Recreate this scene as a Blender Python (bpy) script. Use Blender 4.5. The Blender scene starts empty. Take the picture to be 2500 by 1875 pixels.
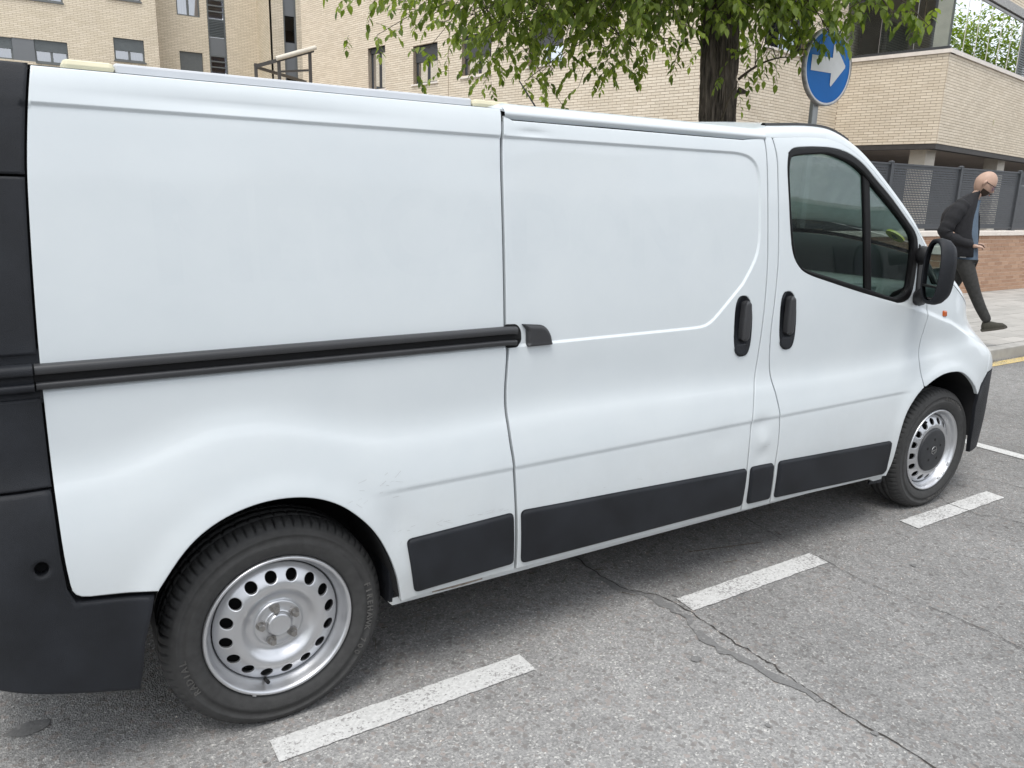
import bpy, bmesh, math, random
import numpy as np
from mathutils import Vector, Matrix
from mathutils.geometry import delaunay_2d_cdt
R = math.radians
rnd = random.Random(7)
SC = bpy.context.scene
COL = SC.collection

# ------------------------------------------------------------------ camera
F_PX = 1903.98
cy_, sy_ = math.cos(R(32.8555)), math.sin(R(32.8555))
cp_, sp_ = math.cos(R(13.7455)), math.sin(R(13.7455))
fwd = Vector((sy_*cp_, cy_*cp_, -sp_)); rgt = Vector((cy_, -sy_, 0)); upv = rgt.cross(fwd)
c_, s_ = math.cos(R(1.5208)), math.sin(R(1.5208))
r2 = c_*rgt + s_*upv; u2 = -s_*rgt + c_*upv
cam = bpy.data.cameras.new('camera'); camo = bpy.data.objects.new('camera', cam); COL.objects.link(camo)
cam.sensor_width = 36; cam.lens = F_PX/2500*36; cam.clip_start = .05; cam.clip_end = 600
CAM = Vector((-.5709, -2.1272, 1.5995))
m = Matrix((r2, u2, -fwd)).transposed().to_4x4(); m.translation = CAM
camo.matrix_world = m
SC.camera = camo

# ------------------------------------------------------------------ world, sun, exposure
SUN_EL, SUN_ROT = R(64), R(228)
w = bpy.data.worlds.new('World'); SC.world = w; w.use_nodes = True
nt = w.node_tree; nt.nodes.clear()
out = nt.nodes.new('ShaderNodeOutputWorld'); bg = nt.nodes.new('ShaderNodeBackground')
sky = nt.nodes.new('ShaderNodeTexSky'); sky.sky_type = 'NISHITA'; sky.sun_disc = False
sky.sun_elevation = SUN_EL; sky.sun_rotation = SUN_ROT; sky.dust_density = 3
tc = nt.nodes.new('ShaderNodeTexCoord'); mp = nt.nodes.new('ShaderNodeMapping'); mp.inputs['Scale'].default_value = (1, 1, 2.6)
nz = nt.nodes.new('ShaderNodeTexNoise'); nz.inputs['Scale'].default_value = 2.3; nz.inputs['Detail'].default_value = 7; nz.inputs['Roughness'].default_value = .55
cr = nt.nodes.new('ShaderNodeValToRGB'); cr.color_ramp.elements[0].position = .3; cr.color_ramp.elements[0].color = (5.2, 5.6, 6.2, 1)
cr.color_ramp.elements[1].position = .68; cr.color_ramp.elements[1].color = (11.5, 11.8, 12.2, 1)
mx = nt.nodes.new('ShaderNodeMix'); mx.data_type = 'RGBA'; mx.inputs[0].default_value = .86
nt.links.new(tc.outputs['Generated'], mp.inputs[0]); nt.links.new(mp.outputs[0], nz.inputs['Vector']); nt.links.new(nz.outputs['Fac'], cr.inputs[0])
nt.links.new(sky.outputs[0], mx.inputs[6]); nt.links.new(cr.outputs[0], mx.inputs[7]); nt.links.new(mx.outputs[2], bg.inputs[0])
bg.inputs[1].default_value = .1; nt.links.new(bg.outputs[0], out.inputs[0])
sun = bpy.data.lights.new('sun', 'SUN'); sun.energy = 1.4; sun.angle = R(25); sun.color = (1, .97, .92)
suno = bpy.data.objects.new('sun', sun); COL.objects.link(suno)
sd = Vector((math.sin(SUN_ROT)*math.cos(SUN_EL), math.cos(SUN_ROT)*math.cos(SUN_EL), math.sin(SUN_EL)))
suno.rotation_euler = sd.to_track_quat('Z', 'Y').to_euler()
SC.view_settings.view_transform = 'Standard'; SC.view_settings.look = 'None'
SC.view_settings.exposure = .75; SC.view_settings.gamma = 1; SC.view_settings.use_curve_mapping = False
SC.cycles.max_bounces = 10; SC.cycles.transparent_max_bounces = 16

# ------------------------------------------------------------------ materials
def new_mat(name):
    mt = bpy.data.materials.new(name); mt.use_nodes = True
    return mt, mt.node_tree, mt.node_tree.nodes['Principled BSDF']
def setp(b, **k):
    for a, v in k.items():
        a = {'rough': 'Roughness', 'metal': 'Metallic', 'coat': 'Coat Weight', 'coatr': 'Coat Roughness', 'spec': 'Specular IOR Level'}.get(a, a)
        b.inputs[a].default_value = v
def mat(name, col, rough=.6, metal=0, var=.12, scale=8, bump=0, bscale=60, coat=0, stretch=None, spec=.5, dirt=None):
    """principled with noise variation in colour and fine bump"""
    mt, t, b = new_mat(name)
    setp(b, rough=rough, metal=metal, coat=coat, spec=spec)
    c = t.nodes.new('ShaderNodeTexCoord'); n = t.nodes.new('ShaderNodeTexNoise')
    n.inputs['Scale'].default_value = scale; n.inputs['Detail'].default_value = 6
    src = c.outputs['Object']
    if stretch:
        mpp = t.nodes.new('ShaderNodeMapping'); mpp.inputs['Scale'].default_value = stretch
        t.links.new(src, mpp.inputs[0]); src = mpp.outputs[0]
    t.links.new(src, n.inputs['Vector'])
    r = t.nodes.new('ShaderNodeValToRGB')
    r.color_ramp.elements[0].position = .25; r.color_ramp.elements[1].position = .75
    lo = [x*(1-var) for x in col]; hi = [min(1, x*(1+var)) for x in col]
    r.color_ramp.elements[0].color = (*lo, 1); r.color_ramp.elements[1].color = (*hi, 1)
    t.links.new(n.outputs['Fac'], r.inputs[0]); t.links.new(r.outputs[0], b.inputs['Base Color'])
    if bump:
        n2 = t.nodes.new('ShaderNodeTexNoise'); n2.inputs['Scale'].default_value = bscale; n2.inputs['Detail'].default_value = 4
        t.links.new(src, n2.inputs['Vector'])
        bp = t.nodes.new('ShaderNodeBump'); bp.inputs['Strength'].default_value = bump; bp.inputs['Distance'].default_value = .01
        t.links.new(n2.outputs['Fac'], bp.inputs['Height']); t.links.new(bp.outputs[0], b.inputs['Normal'])
    return mt
def tint_mat(name, lo, hi, rough=.85, bump=.25, bscale=90, grain=.12):
    """per-piece colour: attribute 'tint' on joined pieces, Object Info Random on single ones"""
    mt, t, b = new_mat(name); setp(b, rough=rough, spec=.25)
    at = t.nodes.new('ShaderNodeAttribute'); at.attribute_name = 'tint'
    oi = t.nodes.new('ShaderNodeObjectInfo')
    ad = t.nodes.new('ShaderNodeMath'); ad.operation = 'ADD'; t.links.new(at.outputs['Fac'], ad.inputs[0]); t.links.new(oi.outputs['Random'], ad.inputs[1])
    fr = t.nodes.new('ShaderNodeMath'); fr.operation = 'FRACT'; t.links.new(ad.outputs[0], fr.inputs[0])
    r = t.nodes.new('ShaderNodeValToRGB'); r.color_ramp.elements[0].color = (*lo, 1); r.color_ramp.elements[1].color = (*hi, 1)
    t.links.new(fr.outputs[0], r.inputs[0])
    c = t.nodes.new('ShaderNodeTexCoord'); n = t.nodes.new('ShaderNodeTexNoise'); n.inputs['Scale'].default_value = bscale; n.inputs['Detail'].default_value = 5
    ge = t.nodes.new('ShaderNodeNewGeometry')
    t.links.new(ge.outputs['Position'], n.inputs['Vector'])
    mm = t.nodes.new('ShaderNodeMapRange'); mm.inputs[3].default_value = 1-grain; mm.inputs[4].default_value = 1+grain
    t.links.new(n.outputs['Fac'], mm.inputs[0])
    nb_ = t.nodes.new('ShaderNodeTexNoise'); nb_.inputs['Scale'].default_value = .9; nb_.inputs['Detail'].default_value = 7; nb_.inputs['Roughness'].default_value = .65; t.links.new(ge.outputs['Position'], nb_.inputs['Vector'])
    mb_ = t.nodes.new('ShaderNodeMapRange'); mb_.inputs[1].default_value = .25; mb_.inputs[2].default_value = .75; mb_.inputs[3].default_value = .93; mb_.inputs[4].default_value = 1.06; t.links.new(nb_.outputs['Fac'], mb_.inputs[0])
    mq_ = t.nodes.new('ShaderNodeMath'); mq_.operation = 'MULTIPLY'; t.links.new(mm.outputs[0], mq_.inputs[0]); t.links.new(mb_.outputs[0], mq_.inputs[1])
    mu = t.nodes.new('ShaderNodeVectorMath'); mu.operation = 'SCALE'; t.links.new(r.outputs[0], mu.inputs[0]); t.links.new(mq_.outputs[0], mu.inputs['Scale'])
    t.links.new(mu.outputs[0], b.inputs['Base Color'])
    bp = t.nodes.new('ShaderNodeBump'); bp.inputs['Strength'].default_value = bump; bp.inputs['Distance'].default_value = .004
    t.links.new(n.outputs['Fac'], bp.inputs['Height']); t.links.new(bp.outputs[0], b.inputs['Normal'])
    return mt
def glass_mat(name, tint=(.6, .75, .7), ior=1.45, refl=1.0, rough=0.0):
    mt = bpy.data.materials.new(name); mt.use_nodes = True; t = mt.node_tree; t.nodes.clear()
    o = t.nodes.new('ShaderNodeOutputMaterial'); tr = t.nodes.new('ShaderNodeBsdfTransparent'); gl = t.nodes.new('ShaderNodeBsdfGlossy')
    tr.inputs[0].default_value = (*tint, 1); gl.inputs[0].default_value = (.95, .97, 1, 1); gl.inputs['Roughness'].default_value = rough
    fr = t.nodes.new('ShaderNodeFresnel'); fr.inputs[0].default_value = ior
    mu = t.nodes.new('ShaderNodeMath'); mu.operation = 'MULTIPLY'; mu.inputs[1].default_value = refl; mu.use_clamp = True
    x = t.nodes.new('ShaderNodeMixShader'); t.links.new(fr.outputs[0], mu.inputs[0]); t.links.new(mu.outputs[0], x.inputs[0])
    t.links.new(tr.outputs[0], x.inputs[1]); t.links.new(gl.outputs[0], x.inputs[2]); t.links.new(x.outputs[0], o.inputs[0])
    return mt

def paint_mat():
    mt, t, b = new_mat('white_paint')
    setp(b, rough=.42, coat=.6, coatr=.07, spec=.3)
    g = t.nodes.new('ShaderNodeNewGeometry')
    n = t.nodes.new('ShaderNodeTexNoise'); n.inputs['Scale'].default_value = 2.2; n.inputs['Detail'].default_value = 8; n.inputs['Roughness'].default_value = .65
    t.links.new(g.outputs['Position'], n.inputs['Vector'])
    r = t.nodes.new('ShaderNodeValToRGB'); r.color_ramp.elements[0].color = (.593, .640, .668, 1); r.color_ramp.elements[1].color = (.630, .674, .698, 1)
    r.color_ramp.elements[0].position = .3; r.color_ramp.elements[1].position = .62
    t.links.new(n.outputs['Fac'], r.inputs[0])
    # road dirt, stronger near the sills
    n2 = t.nodes.new('ShaderNodeTexNoise'); n2.inputs['Scale'].default_value = 14; n2.inputs['Detail'].default_value = 9; n2.inputs['Roughness'].default_value = .7
    t.links.new(g.outputs['Position'], n2.inputs['Vector'])
    sx = t.nodes.new('ShaderNodeSeparateXYZ'); t.links.new(g.outputs['Position'], sx.inputs[0])
    mr = t.nodes.new('ShaderNodeMapRange'); mr.inputs[1].default_value = .75; mr.inputs[2].default_value = .28; mr.inputs[3].default_value = .0; mr.inputs[4].default_value = .6
    t.links.new(sx.outputs['Z'], mr.inputs[0])
    mm = t.nodes.new('ShaderNodeMath'); mm.operation = 'MULTIPLY'; t.links.new(mr.outputs[0], mm.inputs[0]); t.links.new(n2.outputs['Fac'], mm.inputs[1])
    x = t.nodes.new('ShaderNodeMix'); x.data_type = 'RGBA'; x.inputs[7].default_value = (.42, .40, .37, 1)
    t.links.new(mm.outputs[0], x.inputs[0]); t.links.new(r.outputs[0], x.inputs[6]); t.links.new(x.outputs[2], b.inputs['Base Color'])
    rr = t.nodes.new('ShaderNodeMapRange'); rr.inputs[3].default_value = .34; rr.inputs[4].default_value = .5; t.links.new(n2.outputs['Fac'], rr.inputs[0]); t.links.new(rr.outputs[0], b.inputs['Roughness'])
    return mt

def asphalt_mat():
    mt, t, b = new_mat('asphalt'); setp(b, rough=.9, spec=.3)
    g = t.nodes.new('ShaderNodeTexCoord'); P = g.outputs['Object']
    def vor(s):
        v = t.nodes.new('ShaderNodeTexVoronoi'); v.inputs['Scale'].default_value = s; t.links.new(P, v.inputs['Vector']); return v
    def noise(s, d=6, ro=.6):
        v = t.nodes.new('ShaderNodeTexNoise'); v.inputs['Scale'].default_value = s; v.inputs['Detail'].default_value = d; v.inputs['Roughness'].default_value = ro; t.links.new(P, v.inputs['Vector']); return v
    v1 = vor(170); v2 = vor(75)
    r1 = t.nodes.new('ShaderNodeValToRGB'); els = r1.color_ramp.elements
    els[0].position = 0; els[0].color = (.17, .168, .165, 1); els[1].position = 1; els[1].color = (.47, .46, .44, 1)
    for p, c in ((.3, (.215, .213, .21)), (.55, (.245, .242, .237)), (.8, (.28, .277, .27)), (.95, (.33, .324, .314))):
        e = els.new(p); e.color = (*c, 1)
    bw = t.nodes.new('ShaderNodeSeparateColor'); t.links.new(v1.outputs['Color'], bw.inputs[0]); t.links.new(bw.outputs[0], r1.inputs[0])
    # larger stones, some dark, some reddish
    bw2 = t.nodes.new('ShaderNodeSeparateColor'); t.links.new(v2.outputs['Color'], bw2.inputs[0])
    gt = t.nodes.new('ShaderNodeMath'); gt.operation = 'GREATER_THAN'; gt.inputs[1].default_value = .86; t.links.new(bw2.outputs[1], gt.inputs[0])
    r2_ = t.nodes.new('ShaderNodeValToRGB'); r2_.color_ramp.elements[0].color = (.155, .15, .146, 1); r2_.color_ramp.elements[1].color = (.27, .245, .23, 1)
    t.links.new(bw2.outputs[2], r2_.inputs[0])
    x1 = t.nodes.new('ShaderNodeMix'); x1.data_type = 'RGBA'; t.links.new(gt.outputs[0], x1.inputs[0]); t.links.new(r1.outputs[0], x1.inputs[6]); t.links.new(r2_.outputs[0], x1.inputs[7])
    # broad wear
    n1 = noise(1.3, 8, .6); n2 = noise(11, 8, .7)
    mr = t.nodes.new('ShaderNodeMapRange'); mr.inputs[1].default_value = .3; mr.inputs[2].default_value = .7; mr.inputs[3].default_value = .84; mr.inputs[4].default_value = 1.12; t.links.new(n1.outputs['Fac'], mr.inputs[0])
    mr2 = t.nodes.new('ShaderNodeMapRange'); mr2.inputs[1].default_value = .3; mr2.inputs[2].default_value = .7; mr2.inputs[3].default_value = .86; mr2.inputs[4].default_value = 1.14; t.links.new(n2.outputs['Fac'], mr2.inputs[0])
    n3 = noise(.45, 4, .5); mr3 = t.nodes.new('ShaderNodeMapRange'); mr3.inputs[1].default_value = .4; mr3.inputs[2].default_value = .6; mr3.inputs[3].default_value = .9; mr3.inputs[4].default_value = 1.05; t.links.new(n3.outputs['Fac'], mr3.inputs[0])
    # the bay between the two long cracks is a newer, slightly darker and finer mix
    sx = t.nodes.new('ShaderNodeSeparateXYZ'); t.links.new(P, sx.inputs[0])
    st = t.nodes.new('ShaderNodeMapRange'); st.inputs[1].default_value = 1.50; st.inputs[2].default_value = 1.60; st.inputs[3].default_value = 1.12; st.inputs[4].default_value = .93
    t.links.new(sx.outputs['X'], st.inputs[0])
    m1 = t.nodes.new('ShaderNodeMath'); m1.operation = 'MULTIPLY'; t.links.new(mr.outputs[0], m1.inputs[0]); t.links.new(mr2.outputs[0], m1.inputs[1])
    m0 = t.nodes.new('ShaderNodeMath'); m0.operation = 'MULTIPLY'; t.links.new(m1.outputs[0], m0.inputs[0]); t.links.new(mr3.outputs[0], m0.inputs[1])
    m2 = t.nodes.new('ShaderNodeMath'); m2.operation = 'MULTIPLY'; t.links.new(m0.outputs[0], m2.inputs[0]); t.links.new(st.outputs[0], m2.inputs[1])
    sc = t.nodes.new('ShaderNodeVectorMath'); sc.operation = 'SCALE'; t.links.new(x1.outputs[2], sc.inputs[0]); t.links.new(m2.outputs[0], sc.inputs['Scale'])
    t.links.new(sc.outputs[0], b.inputs['Base Color'])
    nb = noise(120, 4, .7)
    ad = t.nodes.new('ShaderNodeMath'); ad.operation = 'ADD'; t.links.new(v1.outputs['Distance'], ad.inputs[0]); t.links.new(nb.outputs['Fac'], ad.inputs[1])
    bp = t.nodes.new('ShaderNodeBump'); bp.inputs['Strength'].default_value = .7; bp.inputs['Distance'].default_value = .004
    t.links.new(ad.outputs[0], bp.inputs['Height']); t.links.new(bp.outputs[0], b.inputs['Normal'])
    return mt

def worn_paint_mat(name, col, under=(.13, .13, .13), thr=.47, sc=70):
    mt, t, b = new_mat(name); setp(b, rough=.8, spec=.3)
    g = t.nodes.new('ShaderNodeTexCoord')
    n = t.nodes.new('ShaderNodeTexNoise'); n.inputs['Scale'].default_value = sc; n.inputs['Detail'].default_value = 8; n.inputs['Roughness'].default_value = .62
    v = t.nodes.new('ShaderNodeTexVoronoi'); v.inputs['Scale'].default_value = 130
    n2 = t.nodes.new('ShaderNodeTexNoise'); n2.inputs['Scale'].default_value = 5; n2.inputs['Detail'].default_value = 3
    for a in (n, v, n2): t.links.new(g.outputs['Object'], a.inputs['Vector'])
    a1 = t.nodes.new('ShaderNodeMath'); a1.operation = 'MULTIPLY_ADD'; a1.inputs[1].default_value = .35; t.links.new(n2.outputs['Fac'], a1.inputs[0]); t.links.new(n.outputs['Fac'], a1.inputs[2])
    r = t.nodes.new('ShaderNodeValToRGB'); r.color_ramp.elements[0].position = thr+.06; r.color_ramp.elements[1].position = thr+.1
    r.color_ramp.elements[0].color = (0, 0, 0, 1); t.links.new(a1.outputs[0], r.inputs[0])
    v2 = t.nodes.new('ShaderNodeMapRange'); v2.inputs[3].default_value = .85; v2.inputs[4].default_value = 1.05
    s2 = t.nodes.new('ShaderNodeSeparateColor'); t.links.new(v.outputs['Color'], s2.inputs[0]); t.links.new(s2.outputs[0], v2.inputs[0])
    sc_ = t.nodes.new('ShaderNodeVectorMath'); sc_.operation = 'SCALE'; sc_.inputs[0].default_value = col; t.links.new(v2.outputs[0], sc_.inputs['Scale'])
    x = t.nodes.new('ShaderNodeMix'); x.data_type = 'RGBA'; x.inputs[6].default_value = (*under, 1)
    t.links.new(r.outputs[0], x.inputs[0]); t.links.new(sc_.outputs[0], x.inputs[7]); t.links.new(x.outputs[2], b.inputs['Base Color'])
    bp = t.nodes.new('ShaderNodeBump'); bp.inputs['Strength'].default_value = .6; bp.inputs['Distance'].default_value = .004
    t.links.new(a1.outputs[0], bp.inputs['Height']); t.links.new(bp.outputs[0], b.inputs['Normal'])
    return mt

def brick_tex_mat(name, c1, c2, mortar, bw=.25, rh=.064, ax='X'):
    mt, t, b = new_mat(name); setp(b, rough=.9, spec=.2)
    g = t.nodes.new('ShaderNodeTexCoord'); s = t.nodes.new('ShaderNodeSeparateXYZ'); cb = t.nodes.new('ShaderNodeCombineXYZ')
    t.links.new(g.outputs['Object'], s.inputs[0]); t.links.new(s.outputs[ax], cb.inputs[0]); t.links.new(s.outputs['Z'], cb.inputs[1])
    br = t.nodes.new('ShaderNodeTexBrick'); t.links.new(cb.outputs[0], br.inputs['Vector'])
    br.inputs['Scale'].default_value = 1; br.inputs['Brick Width'].default_value = bw; br.inputs['Row Height'].default_value = rh
    br.inputs['Mortar Size'].default_value = .007; br.inputs['Mortar Smooth'].default_value = .2; br.inputs['Color1'].default_value = (*c1, 1); br.inputs['Color2'].default_value = (*c2, 1); br.inputs['Mortar'].default_value = (*mortar, 1)
    n = t.nodes.new('ShaderNodeTexNoise'); n.inputs['Scale'].default_value = 1.2; n.inputs['Detail'].default_value = 6; t.links.new(g.outputs['Object'], n.inputs['Vector'])
    mr = t.nodes.new('ShaderNodeMapRange'); mr.inputs[3].default_value = .9; mr.inputs[4].default_value = 1.08; t.links.new(n.outputs['Fac'], mr.inputs[0])
    sc = t.nodes.new('ShaderNodeVectorMath'); sc.operation = 'SCALE'; t.links.new(br.outputs['Color'], sc.inputs[0]); t.links.new(mr.outputs[0], sc.inputs['Scale'])
    t.links.new(sc.outputs[0], b.inputs['Base Color'])
    bp = t.nodes.new('ShaderNodeBump'); bp.invert = True; bp.inputs['Strength'].default_value = .5; bp.inputs['Distance'].default_value = .01
    t.links.new(br.outputs['Fac'], bp.inputs['Height']); t.links.new(bp.outputs[0], b.inputs['Normal'])
    return mt

def leaf_mat(name, lo, hi):
    mt = bpy.data.materials.new(name); mt.use_nodes = True; t = mt.node_tree; b = t.nodes['Principled BSDF']
    setp(b, rough=.45, spec=.35)
    at = t.nodes.new('ShaderNodeAttribute'); at.attribute_name = 'tint'; oi = t.nodes.new('ShaderNodeObjectInfo')
    ad = t.nodes.new('ShaderNodeMath'); ad.operation = 'ADD'; t.links.new(at.outputs['Fac'], ad.inputs[0]); t.links.new(oi.outputs['Random'], ad.inputs[1])
    fr = t.nodes.new('ShaderNodeMath'); fr.operation = 'FRACT'; t.links.new(ad.outputs[0], fr.inputs[0])
    r = t.nodes.new('ShaderNodeValToRGB'); r.color_ramp.elements[0].color = (*lo, 1); r.color_ramp.elements[1].color = (*hi, 1)
    t.links.new(fr.outputs[0], r.inputs[0]); t.links.new(r.outputs[0], b.inputs['Base Color'])
    tr = t.nodes.new('ShaderNodeBsdfTranslucent')
    hs = t.nodes.new('ShaderNodeVectorMath'); hs.operation = 'MULTIPLY'; hs.inputs[1].default_value = (1.5, 1.6, .5); t.links.new(r.outputs[0], hs.inputs[0]); t.links.new(hs.outputs[0], tr.inputs[0])
    x = t.nodes.new('ShaderNodeMixShader'); x.inputs[0].default_value = .45
    t.links.new(b.outputs[0], x.inputs[1]); t.links.new(tr.outputs[0], x.inputs[2]); t.links.new(x.outputs[0], t.nodes['Material Output'].inputs[0])
    return mt

M = dict(
 paint=paint_mat(), asphalt=asphalt_mat(),
 line=worn_paint_mat('road_line_paint', (.57, .57, .56), (.29, .285, .28), thr=.52, sc=95), yellow=worn_paint_mat('yellow_line_paint', (.62, .47, .20), (.3, .28, .22), thr=.55),
 black=mat('black_textured_plastic', (.014, .0158, .020), .55, var=.45, scale=6, bump=.25, bscale=700, spec=.32),
 rail=mat('rail_plastic', (.036, .037, .040), .45, var=.15, scale=6, bump=.06, bscale=500),
 rubber=mat('window_rubber', (.012, .012, .013), .45, var=.1),
 void=mat('dark_cavity', (.006, .006, .007), .9, var=.1),
 tyre=mat('tyre_rubber', (.040, .040, .040), .72, var=.22, scale=45, bump=.12, bscale=220),
 tread=mat('tread_rubber', (.085, .083, .08), .85, var=.35, scale=12, bump=.15, bscale=160),
 steel=mat('silver_wheel_steel', (.60, .61, .63), .34, metal=.85, var=.08, scale=6, bump=.04, bscale=500),
 bolt=mat('wheel_bolt_steel', (.34, .33, .32), .4, metal=.9, var=.25, scale=60),
 cap=mat('hub_cap_plastic', (.028, .030, .034), .5, var=.2, scale=30, bump=.05),
 chrome=mat('dull_chrome', (.5, .5, .5), .3, metal=1),
 glass=glass_mat('van_glass', (.77, .92, .865), 1.5, 2.3), glassw=glass_mat('windscreen_glass', (.84, .92, .89), 1.45, .8),
 bglass=glass_mat('balcony_glass', (.88, .90, .88), 1.5, .6), bglass2=glass_mat('balcony_glass_side', (.42, .47, .46), 1.6, 2.3),
 farglass=glass_mat('sky_reflecting_glass', (.5, .52, .6), 1.5, 9.0), winglass=glass_mat('flat_window_glass', (.5, .55, .62), 1.5, 1.1),
 mirror=glass_mat('mirror_glass', (.05, .05, .05), 1.5, 9),
 amber=mat('amber_lens', (.48, .10, .02), .25, var=.2, scale=80, coat=.6),
 cream=mat('cream_plastic', (.62, .58, .42), .6, var=.08),
 greyrib=mat('roof_rib_paint', (.55, .57, .6), .5, var=.05),
 dash=mat('dashboard_plastic', (.27, .31, .295), .6, var=.12, scale=20, bump=.1, bscale=400), seat=mat('seat_fabric', (.03, .033, .04), .95, var=.3, scale=90),
 trimgrey=mat('door_card_plastic', (.10, .105, .105), .7, var=.1), sticker=mat('yellow_green_sticker', (.42, .45, .05), .5, var=.05), stickerd=mat('sticker_print', (.08, .12, .03), .5, var=.05),
 mortar=mat('brown_mortar', (.34, .265, .195), .95, var=.15, scale=3), mortarl=mat('pale_mortar', (.72, .60, .48), .95, var=.12, scale=5),
 brick=tint_mat('cream_brick', (.665, .58, .46), (.76, .675, .55)), wbrick=tint_mat('orange_brown_brick', (.36, .22, .15), (.46, .30, .21)),
 bricktex=brick_tex_mat('cream_brick_far', (.66, .585, .455), (.75, .67, .54), (.42, .34, .25)),
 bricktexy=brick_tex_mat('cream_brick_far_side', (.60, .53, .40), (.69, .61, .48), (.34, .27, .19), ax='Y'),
 brickin=brick_tex_mat('brick_inside_balcony', (.55, .52, .48), (.62, .58, .53), (.30, .27, .24)),
 brickopp=brick_tex_mat('brick_opposite', (.22, .23, .22), (.26, .27, .26), (.15, .155, .15)),
 stone=mat('pale_stone_sill', (.74, .68, .62), .7, var=.08, scale=9), concrete=mat('concrete', (.62, .58, .51), .85, var=.12, scale=4, bump=.2, bscale=30),
 soffit=mat('soffit_plaster', (.36, .30, .26), .9, var=.06, scale=1.5), beam=mat('dark_edge_beam', (.045, .04, .038), .6, var=.15),
 frame=mat('anthracite_window_frame', (.035, .038, .042), .45, var=.1), framel=mat('grey_window_frame', (.13, .14, .14), .5, var=.08), panel=mat('grey_facade_panel', (.155, .165, .175), .55, var=.04, scale=1),
 shutter=mat('grey_shutter', (.11, .125, .13), .5, var=.08), shutterd=mat('dark_shutter', (.06, .063, .068), .5, var=.08),
 curtain=mat('white_curtain', (.5, .5, .56), .9, var=.12, scale=3, stretch=(9, 9, .4)), room=mat('dark_room', (.05, .05, .055), .9),
 fence=mat('anthracite_fence', (.075, .08, .088), .42, metal=.3, var=.08), steelgrey=mat('galvanised_steel', (.33, .34, .34), .45, metal=.6, var=.25, scale=20, stretch=(1, 1, .15)),
 slab=tint_mat('grey_paving', (.33, .32, .30), (.42, .405, .38), bump=.3, bscale=120), slabgap=mat('paving_joint', (.12, .115, .105), .95), kerb=mat('kerb_concrete', (.36, .35, .33), .9, var=.2, scale=6, bump=.3, bscale=60),
 bark=mat('fissured_bark', (.115, .095, .075), .95, var=.85, scale=11, bump=1.0, bscale=24, stretch=(3.2, 3.2, .55)), twig=mat('twig_bark', (.07, .055, .035), .9, var=.3),
 leaf=leaf_mat('elm_leaf', (.080, .125, .026), (.27, .34, .085)),
 blue=mat('blue_sign_face', (.0, .135, .46), .45, var=.08, scale=3, spec=.25), white=mat('white_sign_face', (.66, .66, .66), .4, var=.06, scale=14), signback=mat('sign_rim_aluminium', (.33, .32, .31), .5, metal=.5, var=.4, scale=25),
 skin=mat('skin', (.46, .305, .235), .55, var=.08, scale=20), jacket=mat('black_jacket', (.012, .012, .015), .85, var=.3, scale=40, bump=.3, bscale=60), shirt=mat('blue_grey_shirt', (.10, .14, .19), .9, var=.15, scale=30, bump=.2, bscale=50),
 jeans=mat('charcoal_trousers', (.035, .035, .034), .9, var=.35, scale=30, bump=.4, bscale=28), shoe=mat('dark_suede_shoe', (.035, .033, .024), .8, var=.2, scale=50), sole=mat('shoe_sole', (.06, .055, .045), .8),
 beard=mat('dark_beard', (.045, .03, .022), .95, var=.6, scale=160), lens=mat('violet_mirror_lens', (.10, .04, .50), .2, metal=.5, var=.2), crackm=mat('crack_dirt', (.045, .040, .035), .95, var=.4, scale=40), tar=worn_paint_mat('tar_seal', (.175, .174, .172), (.245, .24, .235), thr=.50, sc=34),
 litter=mat('dry_leaf_litter', (.10, .075, .04), .9, var=.5, scale=60), awning=mat('rolled_cream_awning', (.62, .58, .50), .8, var=.06), metaldk=mat('dark_steel_frame', (.06, .055, .052), .5, var=.1), scratch=mat('scratch_grey', (.30, .29, .29), .8),
 ghost=None, rust=mat('scuffed_metal', (.25, .21, .18), .8, var=.5, scale=50), trunkfar=mat('far_bark', (.05, .04, .03), .95), curb=None)
M['ghost'] = paint_mat(); M['ghost'].name = 'faded_letter_paint'
for _n in M['ghost'].node_tree.nodes:
    if _n.type == 'VALTORGB': _n.color_ramp.elements[0].color = (.578, .626, .656, 1); _n.color_ramp.elements[1].color = (.620, .665, .690, 1); _n.color_ramp.elements[1].position = .56

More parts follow.
